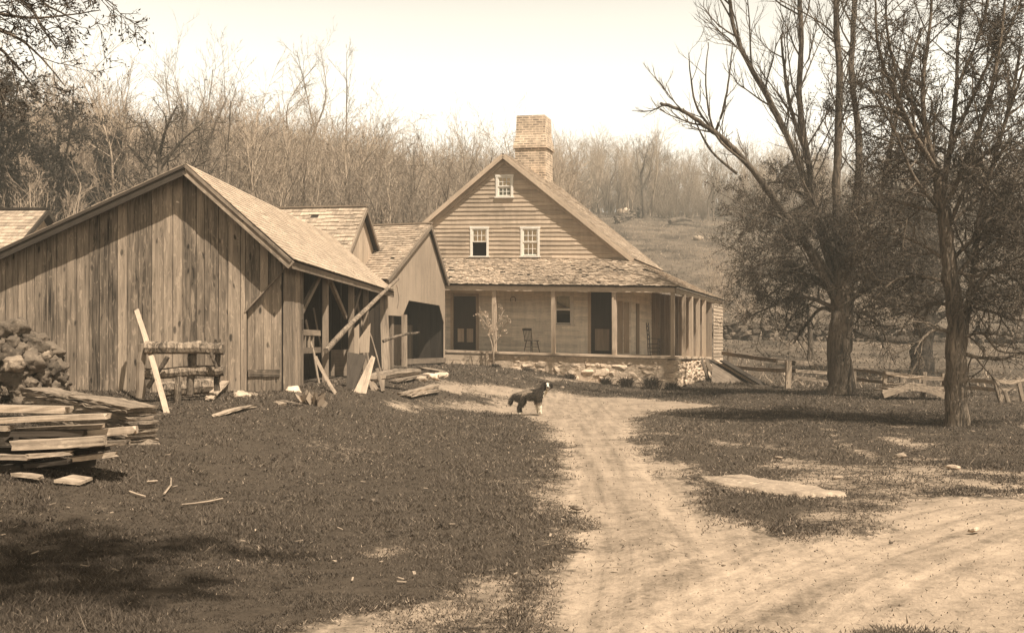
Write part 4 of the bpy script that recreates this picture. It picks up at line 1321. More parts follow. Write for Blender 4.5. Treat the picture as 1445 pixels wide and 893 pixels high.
# ------------------------------------------------------------------ the dog
def dog():
    g = G(749, 584)
    vs = [(-.30, 0, .46), (-.10, 0, .44), (.10, 0, .43), (.22, 0, .44), (.31, -.01, .53), (.37, -.03, .61), (.405, -.06, .665), (.42, -.15, .635), (.425, -.215, .615),
          (-.40, .01, .43), (-.46, .01, .34), (-.49, .01, .25), (-.505, .01, .20)]
    rad = [.125, .14, .155, .15, .115, .092, .086, .046, .03, .045, .05, .055, .03]
    ed = [(0, 1), (1, 2), (2, 3), (3, 4), (4, 5), (5, 6), (6, 7), (7, 8), (0, 9), (9, 10), (10, 11), (11, 12)]
    for y, dx in ((-.085, 0), (.085, .06)):
        b = len(vs)
        vs += [(-.27 + dx, y, .35), (-.20 + dx, y, .255), (-.315 + dx, y * 1.05, .15), (-.30 + dx, y * 1.05, .035), (-.255 + dx, y * 1.1, .022)]
        rad += [.105, .068, .036, .034, .03]; ed += [(0, b), (b, b + 1), (b + 1, b + 2), (b + 2, b + 3), (b + 3, b + 4)]
    for y, dx in ((-.08, .02), (.08, -.03)):
        b = len(vs)
        vs += [(.20 + dx, y, .36), (.195 + dx, y * 1.05, .25), (.215 + dx, y * 1.05, .13), (.215 + dx, y * 1.05, .035), (.26 + dx, y * 1.05, .022)]
        rad += [.09, .058, .04, .038, .033]; ed += [(3, b), (b, b + 1), (b + 1, b + 2), (b + 2, b + 3), (b + 3, b + 4)]
    for sx in (-1, 1):
        b = len(vs)
        vs += [(.405 + sx * .075, -.055, .715), (.405 + sx * .115, -.075, .675), (.405 + sx * .12, -.085, .60)]; rad += [.03, .032, .022]; ed += [(6, b), (b, b + 1), (b + 1, b + 2)]
    vs = [(x, y, z + .055 * float(smooth(np.array((z - .03) / .25)))) for x, y, z in vs]
    me = bpy.data.meshes.new('dog_cage'); me.from_pydata(vs, ed, []); me.update()
    tmp = bpy.data.objects.new('dog_cage', me); COL.objects.link(tmp)
    sk = tmp.modifiers.new('skin', 'SKIN')
    for i, r in enumerate(rad): me.skin_vertices[0].data[i].radius = (r, r)
    me.skin_vertices[0].data[0].use_root = True
    ss = tmp.modifiers.new('sub', 'SUBSURF'); ss.levels = ss.render_levels = 2
    dg = bpy.context.evaluated_depsgraph_get(); ev = tmp.evaluated_get(dg)
    body = bpy.data.meshes.new_from_object(ev); body.name = 'dog'
    bpy.data.objects.remove(tmp); bpy.data.meshes.remove(me)
    for k in ('furdark', 'furtan', 'furwhite', 'chair'): body.materials.append(M[k])
    def region(c):
        x, y, z = c; z -= .055 * float(smooth(np.array((z - .03) / .28)))
        n = mnoise.noise(Vector((x * 14, y * 14, z * 14))) * .075
        if y < -.195 and z < .65 and x > .35: return 3
        if x > .36 and z > .56 and y < -.07 and (abs(x - .418) < .022 + n * .15 or (z < .645 and y < -.12 and abs(x - .42) < .036)): return 2
        if x > .27 and z < .55 and z > .30 and x + (.55 - z) * .3 > .345: return 2
        if z < .2 and x > .1: return 2
        if z < .05 and x < 0: return 2
        if x < .02 and z > .44 + n * 1.6 and x > -.36: return 1
        if .08 < x < .32 and z < .27: return 1
        return 0
    for p in body.polygons:
        p.material_index = region(p.center); p.use_smooth = True
    o = bpy.data.objects.new('dog', body); COL.objects.link(o)
    tag(o, 'shaggy dark shepherd dog with white chest and blaze standing on the dirt drive', 'dog')
    # shaggy coat as short tufts of hair
    V, Fc, n = [], [], 0
    idx = []
    polys = [p for p in body.polygons if not (p.center.y < -.09 and p.center.x > .33) and p.center.z > .06]
    w = np.array([p.area for p in polys]); w /= w.sum()
    for i in nrg.choice(len(polys), 5200, p=w):
        p = polys[i]; c = p.center; nn = p.normal
        flow = Vector((-.75, 0, -.75)) if c.z > .25 else Vector((-.2, 0, -1))
        d = (nn * .45 + flow + Vector(nrg.normal(0, .22, 3))).normalized() * (.06 if c.z > .2 else .028)
        if c.x < -.36: d *= 1.3
        s = d.cross(nn); s = s.normalized() * .006 if s.length > 1e-6 else Vector((.006, 0, 0))
        q = c + Vector(nrg.normal(0, .008, 3))
        V += [q - s, q + s, q + d]; Fc.append((n, n + 1, n + 2)); n += 3; idx.append(region(c))
    me = mesh_np('coat', np.array([tuple(v) for v in V]), np.array(Fc), nrg.random(n))
    for k in ('furdark', 'furtan', 'furwhite', 'chair'): me.materials.append(M[k])
    me.polygons.foreach_set('material_index', np.array(idx, np.int32))
    c = bpy.data.objects.new('coat', me); COL.objects.link(c); c.parent = o
    for sx in (-1, 1):
        mb = MB(); mb.rock(Vector((.413 + sx * .034, -.137, .745)), (.016, .014, .016), lump=0, rnd=.5); e = mb.build('eye', M['chair'], None); e.parent = o
    o.location = (g.x, g.y, g.z - .012); o.scale = (.97,) * 3
dog()

# ------------------------------------------------------------------ log rail and leaning boards before the barn
def bent(a, b, bow, n=7, wob=.012):
    a, b = Vector(a), Vector(b); out = []
    for i in range(n):
        t = i / (n - 1)
        out.append(a.lerp(b, t) + Vector(bow) * math.sin(PI * t) + Vector([rng.uniform(-wob, wob) for _ in range(3)]))
    return out
def log_rail():
    D = 19.9
    o = empty('log_rail', tuple(G(258, 556)), 'rustic rail of two bark-covered logs on posts before the barn gable', 'rail')
    def tb(name, a, b, r, mat, w=.08, bow=(0, 0, 0), dd=0, n=9):
        mbuild(name, mat, o, lambda m: m.tube(bent(P(a[0], a[1], D + dd), P(b[0], b[1], D + dd), bow), [r * rng.uniform(.92, 1.08) for _ in range(7)], n, wob=w))
    tb('rail', (205, 490), (317, 492), .115, M['log'], .05, (0, 0, .01))
    tb('rail', (203, 528), (317, 523), .10, M['log'], .05, (0, 0, .015), .12)
    tb('post', (200, 484), (198, 562), .075, M['grey'], .06, dd=.05)
    tb('post', (272, 496), (268, 556), .07, M['bark'], .06, dd=.16)
    tb('post', (307, 478), (306, 552), .055, M['bark'], .06, dd=.18)
    tb('post', (252, 532), (251, 572), .06, M['barklt'], .06, dd=-.2)
    tb('brace', (236, 503), (209, 547), .04, M['bark'], .06, dd=-.14)
    tb('brace', (298, 497), (306, 520), .03, M['bark'], .06, dd=-.08)
log_rail()
def thing_bar(name, a, b, w, h, mat, label, cat, up=(0, 0, 1), taper=1, group=None, jit=.004):
    mb = MB(); rough_bar(mb, a, b, w, h, up, 9, .004, .02); o = mb.build(name, mat)
    return tag(o, label, cat, group)
thing_bar('leaning_board', G(236, 582) + Vector((0, 0, -.03)), P(193, 438, 22.0), .085, .025, M['trim'], 'narrow pale board leaning across the log rail by the barn', 'board', up=(0, -1, .5))
def thing_tube(name, pts, rad, mat, label, cat, n=8, wob=.06, group=None):
    mb = MB(); mb.tube(pts, rad, n, wob=wob); return tag(mb.build(name, mat), label, cat, group)
thing_tube('fallen_log', bent(G(226, 563) + Vector((0, 0, .16)), G(306, 558) + Vector((0, 0, .17)), (0, 0, .02)), .14, M['log'], 'bark-covered log lying on the grass under the log rail', 'log')
def wedge(name, a, b, w, th, mat, label, cat='board', group=None):
    mb = MB(); rough_bar(mb, a, b, w, th, rough=.012, bow=.02); return tag(mb.build(name, mat), label, cat, group)
wedge('split_slab', G(296, 566) + Vector((0, 0, .05)), G(322, 552) + Vector((0, 0, .22)), .14, .05, M['pale'], 'short pale split slab propped on the log below the rail')
wedge('old_plank', G(303, 588) + Vector((0, 0, .02)), G(357, 576) + Vector((0, 0, .04)), .12, .03, M['pale'], 'pale plank lying flat on the lawn in front of the barn door')
wedge('door_sill_plank', G(352, 556) + Vector((0, 0, .02)), G(398, 572) + Vector((0, 0, .02)), .16, .04, M['lumber'], 'plank on the ground angled out from the barn door')
wedge('rough_board', G(392, 566) + Vector((0, 0, .02)), G(424, 574) + Vector((0, 0, .03)), .1, .03, M['lumber'], 'short rough board on the ground right of the barn door')

# ------------------------------------------------------------------ old hewn timber, lumber pile, stone heap
def timber():
    g = G(205, 628); D = g.y
    up = Vector((0, 0, 1)); mb = MB()
    b = Vector(((199 - CX) / F * D, D + .05, g.z)); a = Vector(((52 - CX) / F * (D + 2.1), D + 2.1, Hf((52 - CX) / F * (D + 2.1), D + 2.1)))
    top = .47; z = -.06; k = 0
    d = (b - a).normalized()
    while z < top:
        th = rng.uniform(.025, .06)
        w = .44 * rng.uniform(.86, 1.04); off = d.cross(up) * rng.uniform(-.025, .025)
        if rng.random() < .3:
            m = rng.uniform(.35, .7); c = a.lerp(b, m)
            rough_bar(mb, a + up * (z + th / 2) + off, c + up * (z + th / 2) + off, w, th * .93, n=14, rough=.02, bow=.015); rough_bar(mb, c + d * .05 + up * (z + th / 2), b + up * (z + th / 2) + d * rng.uniform(-.06, .03), w * .97, th * .9, n=12, rough=.02, bow=.015)
        else:
            rough_bar(mb, a + up * (z + th / 2) + off, b + up * (z + th / 2) + off + d * rng.uniform(-.06, .03), w, th * .93, n=22, rough=.02, bow=.015)
        z += th
    rough_bar(mb, a + up * (top / 2), b + up * (top / 2) - d * .12, .36, top * .9, n=10, rough=.01)
    o = mb.build('hewn_timber', M['rotten'])
    tag(o, 'thick rotting squared timber lying behind the pile of sawn boards', 'timber')
timber()
def lumber():
    D0 = G(90, 684).y + .25
    rows = [
        ((-70, 575), (95, 578), 11, .5, .30, 'wide board on the very top of the lumber pile with a tapered end', 'pale'),
        ((-70, 597), (150, 587), 9, .15, .24, 'long pale board second from the top of the lumber pile', 'pale'),
        ((25, 607), (143, 601), 7, .35, .2, 'thin grey board just under the long pale one in the lumber pile', 'lumber'),
        ((-70, 604), (12, 604), 8, .1, .22, 'stub board at the left edge near the top of the lumber pile', 'lumber'),
        ((18, 628), (145, 621), 16, -.05, .22, 'thickest squarish plank in the middle of the lumber pile', 'lumber'),
        ((118, 613), (190, 606), 13, .35, .22, 'block-ended board sticking out furthest right of the lumber pile', 'pale'),
        ((90, 629), (178, 624), 8, .25, .2, 'splintered board under the block-ended one in the lumber pile', 'lumber'),
        ((-70, 622), (10, 621), 12, .05, .24, 'dark plank left of the thickest plank in the lumber pile', 'grey'),
        ((38, 643), (99, 638), 7, -.15, .18, 'short bright-edged board below the thickest plank of the lumber pile', 'pale'),
        ((98, 648), (162, 640), 8, .05, .2, 'pale board slanting low at the right of the lumber pile', 'pale'),
        ((-70, 645), (40, 645), 8, -.1, .2, 'grey board low at the left of the lumber pile', 'lumber'),
        ((35, 657), (95, 651), 7, -.05, .18, 'bottom board jutting from under the lumber pile', 'grey'),
        ((-70, 660), (34, 659), 9, .1, .25, 'dark bottom plank at the left of the lumber pile', 'grey'),
        ((20, 669), (56, 673), 6, -.3, .12, 'loose stick of lumber fallen in the grass before the pile', 'lumber'),
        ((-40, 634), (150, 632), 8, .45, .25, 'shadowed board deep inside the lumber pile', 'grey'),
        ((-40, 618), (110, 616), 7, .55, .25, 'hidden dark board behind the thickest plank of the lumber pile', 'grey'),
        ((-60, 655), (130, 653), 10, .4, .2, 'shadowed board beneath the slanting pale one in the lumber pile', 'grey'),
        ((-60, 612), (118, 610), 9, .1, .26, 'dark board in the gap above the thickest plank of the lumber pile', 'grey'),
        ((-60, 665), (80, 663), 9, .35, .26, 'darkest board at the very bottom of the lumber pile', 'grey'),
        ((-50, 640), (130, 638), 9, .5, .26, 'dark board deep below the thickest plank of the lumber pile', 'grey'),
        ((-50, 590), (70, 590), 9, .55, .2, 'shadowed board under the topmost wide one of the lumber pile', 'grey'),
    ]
    for a, b, th, dd, w, lab, mt in rows:
        D = D0 + dd
        mb = MB(); rough_bar(mb, P(a[0], a[1], D), P(b[0], b[1], D + rng.uniform(-.15, .15)), w * .9, th * .82 * D / F, rough=.0035, bow=.008)
        tag(mb.build('sawn_board', M[{'pale': 'pale', 'lumber': 'lumber', 'grey': 'dark'}[mt]]), lab, 'board', 'boards stacked in the lumber pile')  # deep boards get near-black wood, putting the pile's gap shade into colour
    mb = MB(); g = [G(76, 684), G(104, 676), G(131, 680), G(112, 688)]
    mb.prism([q + Vector((0, 0, .025)) for q in g], (0, 0, .03), gdir=(1, 0, 0))
    tag(mb.build('board_offcut', M['pale']), 'pale triangular offcut lying on the grass before the lumber pile', 'board')
lumber()
def stone_heap():
    c = G(-42, 566)
    protos = []
    for k in range(6):
        mb = MB(); mb.rock((0, 0, 0), (1, 1, 1), lump=.36, n=3, rnd=rng.random(), e=.6); me_o = mb.build('field_stone', M['stone'], None, True); protos.append(me_o)
    r2 = random.Random(5); n = 0
    lay = [(1.52, 0.08, 25), (1.52, .26, 25), (1.5, .44, 24), (1.48, .62, 24), (1.42, .79, 22), (1.32, .94, 20), (1.16, 1.07, 17), (.95, 1.18, 14), (.66, 1.27, 9), (.3, 1.33, 5)]
    for rad, z, cnt in lay:
        for ring in ((1.0,) if z < .9 else (1.0, .72)):
            for i in range(int(cnt * (1 if ring == 1 else .6))):
                th = 2 * PI * (i + r2.random() * .6) / (cnt * (1 if ring == 1 else .6)) - .3
                x, y = c.x + math.cos(th) * rad * ring * 1.0, c.y + math.sin(th) * rad * ring * .8
                if math.sin(th) > .55 and z < 1.0: continue
                s = r2.uniform(.2, .36)
                src = protos[n % 6]
                if n < 6: o = src
                else: o = src.copy(); COL.objects.link(o)
                o.location = (x, y, Hf(x, y) + z + r2.uniform(-.05, .05)); o.scale = (s * r2.uniform(.9, 1.35), s, s * r2.uniform(.65, .95)); o.rotation_euler = (r2.uniform(-.5, .5), r2.uniform(-.5, .5), r2.uniform(0, 6))
                tag(o, 'rough rounded fieldstone in the heap at the barn gable', 'stone', 'fieldstones heaped at the barn'); n += 1
    for px, py, s, lab in ((71, 476, .17, 'small smooth pale stone on the right shoulder of the fieldstone heap'), (33, 466, .36, 'big streaked pale boulder on top of the fieldstone heap'), (56, 516, .3, 'rounded striped stone low on the right face of the fieldstone heap')):
        o = protos[n % 6].copy(); COL.objects.link(o); n += 1
        ox = (px - CX) / F * c.y - c.x; hz = float(np.interp(ox, [0, .66, .95, 1.16, 1.32, 1.45, 1.55], [1.34, 1.28, 1.18, 1.06, .92, .7, .3])) if py < 500 else .6
        q = Vector((c.x + ox, c.y - (.25 if py < 500 else 1.02), Hf(c.x + ox, c.y) + hz + s * .3)); o.location = q; o.scale = (s, s, s * .8); o.rotation_euler = (.3, .2, n)
        me = o.data.copy(); o.data = me; me.materials[0] = M['heapstone']
        tag(o, lab, 'stone', 'fieldstones heaped at the barn')
stone_heap()

# ------------------------------------------------------------------ odds and ends by the open side of the barn
thing_tube('prop_pole', bent(P(459, 494, 26.2), P(561, 394, 35.6), (0, 0, .03), wob=.02), [.068, .066, .064, .062, .058, .055, .05], M['log'], 'long peeled pole slanting up to the far corner of the barn eave', 'pole')
mb = MB(); top = P(560, 402, 35.3); mb.tube(bent(top, top + Vector((.03, 0, -.75)), (.05, 0, 0)), .022, 5)
tag(mb.build('hanging_rope', M['rope']), 'short rope hanging from the far corner of the barn eave', 'rope')
thing_bar('leaning_stick', G(474, 556) + Vector((0, 0, 0)), P(446, 505, 24.2), .07, .05, M['lumber'], 'pale scantling leaning against the manger in the open barn bay', 'board', up=(0, -1, .3))
thing_tube('leaning_pole', bent(WS(5.2, .72) - BR * .9, WS(5.0, 3.1) - BR * 1.5, (.05, 0, 0)), .035, M['grey'], 'grey pole leaning inside the open barn bay behind the slanting pole', 'pole')
thing_tube('leaning_rake', bent(WS(6.4, .72) - BR * .5, WS(6.9, 2.6) - BR * .9, (.03, 0, 0)), .022, M['lumber'], 'thin tool handle leaning inside the middle of the open barn', 'tool')
for k, (u, dx, u2, dx2, zt, r_, lab) in enumerate(((9.0, .25, 9.3, -.25, 3.0, .04, 'tall grey pole leaning on the barn plate behind the pale tapering plank'), (10.3, .35, 9.9, -.1, 2.4, .03, 'short thin pole leaning on the rear barn post'), (3.0, .1, 3.3, -.3, 2.2, .028, 'thin pole propped against the manger rails'))):
    thing_tube('leaning_pole', bent(WS(u, .70) + BR * dx, WS(u2, zt) + BR * dx2, (.03, 0, 0)), r_, M['grey'], lab, 'pole')
def feed_box():
    o = empty('feed_box', tuple(WS(8.4, .72)), 'dark open feed box standing inside the barn behind the leaning planks', 'box')
    c = WS(8.3, 1.15) - BR * .7
    for dx, dy, sx, sy in ((0, -.4, .9, .04), (0, .4, .9, .04), (-.45, 0, .04, .76), (.45, 0, .04, .76)): mbuild('side_board', M['grey'], o, lambda m: m.box(c + Vector((dx, dy, 0)), (sx, sy, .7), jit=.008))
    for dx in (-.4, .4):
        for dy in (-.34, .34): mbuild('leg', M['grey'], o, lambda m: m.box(c + Vector((dx, dy, -.38)), (.07, .07, .3)))
feed_box()
def lean_plank(name, px, label, D0, th=.04, mat='pale'):
    mb = MB(); q = [P(x, y, D0 + dd) for x, y, dd in px]
    n = (q[1] - q[0]).cross(q[2] - q[0]).normalized()
    mb.prism(q, n * th, gdir=q[2] - q[1]); return tag(mb.build(name, M[mat]), label, 'board')
zg = lambda px, py: G(px, py).y
dl = zg(512, 556)
lean_plank('leaning_plank', [(498, 555, 0), (516, 557, .1), (529, 506, .9), (524, 503, .9)], 'broad pale plank tapering upward against the rear of the barn', dl, mat='lumber')
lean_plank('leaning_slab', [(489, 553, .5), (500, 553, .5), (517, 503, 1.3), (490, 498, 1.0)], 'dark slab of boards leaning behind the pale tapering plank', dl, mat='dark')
lean_plank('light_gap_panel', [(508, 498, 2.6), (521, 497, 2.6), (523, 456, 2.6), (507, 478, 2.6)], 'pale slant-topped panel imitating light through the rear opening of the barn', dl, mat='trim')  # pale colour stands in for light coming through the rear opening
thing_tube('horizontal_pole', bent(P(541, 482, 33.5), P(592, 469, 34.5), (0, 0, .05)), [.05, .048, .045, .042, .04, .038, .03], M['barklt'], 'thin pole reaching out level across the carriage shed opening', 'pole')
g = G(520, 552)
thing_tube('split_log', bent(P(521, 534, g.y + 1.0), P(592, 524, g.y + 2.2), (0, 0, .03)), [.11, .12, .11, .11, .1, .09, .07], M['lumber'], 'long pale split log resting on blocks before the carriage shed', 'log')
def sawbuck():
    D = zg(535, 553)
    o = empty('sawbuck', tuple(P(530, 553, D)), 'small crossed-leg sawbuck beside the leaning pale plank', 'sawbuck')
    for a, b in (((519, 532), (529, 556)), ((532, 520), (541, 552)), ((541, 531), (540, 552)), ((524, 537), (533, 550))):
        mbuild('leg', M['grey'], o, lambda m: m.bar(P(b[0], b[1], D + .1), P(a[0], a[1], D + .3), .07, .06, up=(0, 1, 0)))
    mbuild('crossbar', M['pale'], o, lambda m: m.bar(P(518, 533, D + .25), P(544, 531, D + .25), .08, .07))
sawbuck()
for k, (a, b, w, lab, mt) in enumerate((((567, 560), (614, 548), .22, 'upper flat board of the pair lying on the grass by the path', 'pale'), ((575, 562), (616, 555), .2, 'lower flat board of the pair lying on the grass by the path', 'lumber'),
                                        ((556, 541), (600, 533), .2, 'rough plank on the ground below the carriage shed opening', 'lumber'), ((596, 522), (624, 528), .24, 'heavy board end lying at the carriage shed corner', 'grey'))):
    wedge('ground_board', G(*a) + Vector((0, 0, .06)), G(*b) + Vector((0, 0, .08)), w, .06, M[mt], lab, group='boards strewn before the sheds')
for px, py, s, lab in ((553, 533, .3, 'pale block stone before the left opening of the carriage shed'), (608, 534, .34, 'white stone under the right opening of the carriage shed'), (622, 532, .28, 'flat white stone at the right corner post of the carriage shed'), (593, 537, .3, 'jagged pale stone beside the long split log'),
                       (341, 560, .22, 'pale stone at the foot of the barn door'), (414, 553, .22, 'flat stone at the barn side-wall corner')):
    q = G(px, py); mb = MB(); mb.rock((q.x, q.y, q.z + s * .12), (s * 1.4, s, s * .6), n=3); tag(mb.build('loose_stone', M['white_stone'], None, True), lab, 'stone')

# ------------------------------------------------------------------ ledge and loose stones in the drive
def ledge():
    px = [(985, 672), (1010, 670), (1050, 671), (1085, 677), (1130, 683), (1165, 690), (1196, 699), (1160, 700), (1120, 698), (1075, 693), (1035, 686), (1005, 680)]
    px2 = []
    for (x0, y0), (x1, y1) in zip(px, px[1:] + px[:1]):
        for k in range(4): t = k / 4; px2.append((x0 + (x1 - x0) * t + rng.uniform(-4, 4), y0 + (y1 - y0) * t + rng.uniform(-1.2, 1.2)))
    pts = [G(*p) for p in px2]; n = len(pts)
    c = sum(pts, Vector()) / n
    vs, fs = [], []
    for k, (sc, h) in enumerate(((1.05, -.08), (1.0, .004), (.93, .02), (.55, .034))):
        for p in pts:
            q = c + (p - c) * sc; vs.append(Vector((q.x, q.y, Hf(q.x, q.y) + h + (mnoise.noise(q * 2.5) * .03 if h > 0 else 0))))
    vs.append(Vector((c.x, c.y, c.z + .046)))
    for k in range(3):
        for i in range(n): fs.append((k * n + i, k * n + (i + 1) % n, (k + 1) * n + (i + 1) % n, (k + 1) * n + i))
    for i in range(n): fs.append((3 * n + i, 3 * n + (i + 1) % n, 4 * n))
    a = sum(((pts[i].x * pts[(i + 1) % n].y - pts[(i + 1) % n].x * pts[i].y) for i in range(n)))
    if a < 0: fs = [f[::-1] for f in fs]
    mb = MB(); mb.add(vs, fs, .5); o = mb.build('rock_ledge', M['ledge'], None, True)
    tag(o, 'long flat pale rock ledge flush with the turf beside the drive', 'rock')
ledge()
for px, py, s, lab in ((1268, 645, .27, 'long pale stone half sunk in the worn turf right of the ledge'), (1345, 660, .2, 'small pale stone beyond the long half-sunk one at the right'), (1375, 748, .13, 'white stone lying in the wheel tracks at lower right'),
                       (1098, 646, .12, 'small white stone on the grass just above the ledge'), (1182, 674, .12, 'white stone at the right end of the ledge'), (812, 717, .16, 'white stone on the left edge of the drive'),
                       (1155, 638 - 70, .1, 'white pebble in the tree shade near the fence'), (1372, 609, .12, 'pale stone beside the foot of the slender tree'), (727, 535, .2, 'pale stone in the weeds left of the dog'), (793, 547, .22, 'flat pale stone on the bank right of the dog')):
    q = G(px, py); mb = MB(); s *= .6; mb.rock((q.x, q.y, q.z + s * .08), (s * 1.6, s, s * .5), n=3, e=.8); tag(mb.build('small_stone', M['ledge'], None, True), lab, 'stone')

# twigs fallen on the lawn
for pts, lab in (([(505, 712), (560, 708), (622, 703), (650, 706)], 0), ([(370, 697), (400, 704), (410, 706)], 0)): pass
for k, (pp, lab) in enumerate((([(256, 716), (275, 714), (296, 711), (314, 707)], 'long crooked pale twig lying on the dark lawn'), ([(183, 697), (194, 701), (205, 704)], 'forked white twig on the grass below the lumber pile'),
                               ([(232, 700), (241, 688), (241, 678)], 'thin straight stick on the lawn behind the long crooked twig'), ([(207, 683), (222, 682)], 'short stub of stick on the grass right of the lumber pile'))):
    thing_tube('fallen_twig', [G(*p) + Vector((0, 0, .03)) for p in pp], .011, M['pale'], lab, 'twig', 5)

# ------------------------------------------------------------------ hatch and boards at the right end of the porch
def hatch():
    D = 45.5
    o = empty('cellar_hatch', tuple(G(1035, 538)), 'slanting dark plank cellar hatch against the right end of the porch', 'hatch')
    a0, b0 = P(1003, 508, 46.8), P(1062, 543, 45.0)
    for k in range(4):
        off = Vector((.12, -.42, .0)) * (k - .5)
        mbuild('plank', M['dark'] if k != 2 else M['trim'], o, lambda m: m.bar(a0 + off * 1.0, b0 + off * .9, .36, .05, jit=.01))
    mbuild('side_board', M['grey'], o, lambda m: m.prism([a0 - Vector((.1, .9, .1)), P(1060, 545, 44.4), P(1004, 540, 44.8)], (0, .05, 0), gdir=b0 - a0))
hatch()
for k, (x0, x1, xb, lab) in enumerate(((990, 993, 1001, 'left of two short boards leaning on the pale porch corner stones'), (996, 999, 1012, 'right of two short boards leaning on the pale porch corner stones'))):
    D = 42.6 + k * .5
    thing_bar('leaning_board', G(xb, 537) , P(x0, 508, 44.2 + k * .8), .2, .03, M['grey'], lab, 'board', up=(0, -1, .4), group='boards leaning on the porch corner')

# ------------------------------------------------------------------ fences
def fence(name, loc, label, posts, rails, mat, pw=.14, rw=.05, rh=.15, group=None):
    o = empty(name, tuple(loc), label, 'fence', group)
    for a, b, D in posts:
        base = P(b[0], b[1], D); gz = Hf(base.x, base.y)
        mbuild('post', mat, o, lambda m: m.bar(Vector((base.x, base.y, min(base.z, gz) - .05)), P(a[0], a[1], D), pw, pw, up=(0, 1, 0), jit=.012))
    for a, b in rails:
        mbuild('rail', mat, o, lambda m: rough_bar(m, P(*a), P(*b), rw, rh, rough=.014, bow=.05))
d1, d2 = G(1031, 529).y, G(1112, 548).y
fence('rail_fence', G(1070, 540), 'dark two-rail fence running from the house corner', [((1030, 492), (1031, 528), d1), ((1113, 509), (1112, 549), d2)],
      [((1019, 498, d1 + .6), (1123, 512, d2 - .1)), ((1030, 517, d1 - .12), (1124, 523, d2 - .12)), ((1096, 511, d2 + .1), (1146, 513, d2 + 1.0))], M['lumber'], .19, .07, .15)
d3, d4, d5 = G(1248, 561).y, G(1305, 552).y, G(1445, 566).y
fence('board_fence', G(1300, 558), 'weathered grey board fence behind the arched footbridge', [((1249, 523), (1247, 561), d3), ((1305, 525), (1302, 556), d3 + .3), ((1331, 527), (1334, 560), d3 + .1), ((1272, 530), (1271, 562), d3 + .9)],
      [((1249, 526, d3 - .1), (1340, 535, d3)), ((1248, 542, d3 - .1), (1340, 548, d3)), ((1337, 535, d3), (1404, 539, d5 + .3)), ((1338, 549, d3), (1404, 550, d5 + .3))], M['lumber'], .11, .04, .11)
fence('low_fence', G(1220, 550), 'low faint rail fence between the broad maple and the footbridge', [((1206, 524), (1206, 552), d3 + 6)],
      [((1120, 524, d2 + .3), (1178, 527, d2 + 1)), ((1116, 532, d2), (1172, 540, d2 + 1)), ((1200, 521, d3 + 7), (1262, 530, d3 + 4)), ((1198, 534, d3 + 7), (1262, 541, d3 + 4))], M['grey'], .1, .04, .11)
fence('gate_hurdle', G(1420, 566), 'broken fence panel with slanting legs at the right edge', [((1403, 533), (1414, 571), d5), ((1417, 550), (1424, 570), d5 - .3), ((1436, 533), (1444, 566), d5)],
      [((1402, 537, d5), (1446, 537, d5)), ((1404, 549, d5), (1440, 546, d5)), ((1405, 558, d5), (1445, 564, d5))], M['lumber'], .1, .04, .11)
def footbridge():
    D = d3 - 1.0
    o = empty('arched_footbridge', tuple(P(1290, 560, D)), 'small arched pale plank footbridge in front of the board fence', 'footbridge')
    up, lo = [], []
    for k in range(13):
        t = k / 12; x = 1246 + 92 * t; y = 557 - 12 * math.sin(PI * min(1, t * 1.0)) + 3 * t
        up.append((x, y))
    for dd, nm in ((0, 'side_beam'), (1.0, 'side_beam')):
        mb = MB()
        for i in range(12):
            a, b = P(*up[i], D + dd), P(*up[i + 1], D + dd); mb.bar(a, b, .06, .2, rnd=.6)
        mb.build(nm, M['lumber'], o)
    mb = MB()
    for i in range(12):
        a, b = P(*up[i], D + .04), P(*up[i + 1], D + .04); c = .5 * (a + b) + Vector((0, 0, .1)); mb.bar(c, c + Vector((0, .95, 0)), (b - a).length * .92, .03)
    mb.build('deck', M['lumber'], o)
footbridge()

# far dry-stone wall across the pasture, and the rubble line at the wood's edge
def drywall(name, pxs, label, h, step, seed):
    r = random.Random(seed); mb = MB()
    for (a, b) in zip(pxs[:-1], pxs[1:]):
        p, q = G(*a), G(*b); L = (q - p).length; x = 0
        while x < L:
            t = x / L; c = p.lerp(q, t); z = Hf(c.x, c.y)
            k = 0; hh = h * r.uniform(.6, 1.2)
            while k < hh:
                s = r.uniform(.3, .6); mb.rock((c.x + r.uniform(-.2, .2), c.y + r.uniform(-.25, .25), z + k + s * .25), (s * 1.3, s, s * .75), n=1, lump=.3); k += s * .55
            x += step * r.uniform(.7, 1.3)
    tag(mb.build(name, M['stone']), label, 'stone wall')
drywall('stone_wall', [(1010, 477), (1060, 480), (1120, 480), (1180, 481), (1250, 482), (1330, 482), (1420, 484), (1500, 485)], 'low dry-stone wall crossing the pasture below the hill', .75, .42, 3)
drywall('rubble_wall', [(870, 316), (905, 305), (940, 299), (985, 297), (1030, 296), (1080, 294)], 'tumbled stone wall along the top of the open hillside', .9, .8, 4)
q = G(955, 316); thing_tube('fallen_log', bent(G(945, 318) + Vector((0, 0, .4)), G(976, 317) + Vector((0, 0, .5)), (0, 0, .3)), [.3, .35, .3, .3, .25, .2, .1], M['bark'], 'dark fallen trunk on the open hillside below the wood', 'log')
for px, py, s, lab in ((871, 288, 1.6, 'biggest pale boulder by the wood at the left of the open hillside'), (880, 303, 1.3, 'boulder below the biggest one at the left of the open hillside'), (985, 339, .8, 'lone white stone on the open hillside under the fallen trunk')):
    q = G(px, py); mb = MB(); mb.rock((q.x, q.y, q.z + s * .2), (s * 1.4, s, s * .8), n=2); tag(mb.build('boulder', M['white_stone'], None, True), lab, 'boulder')

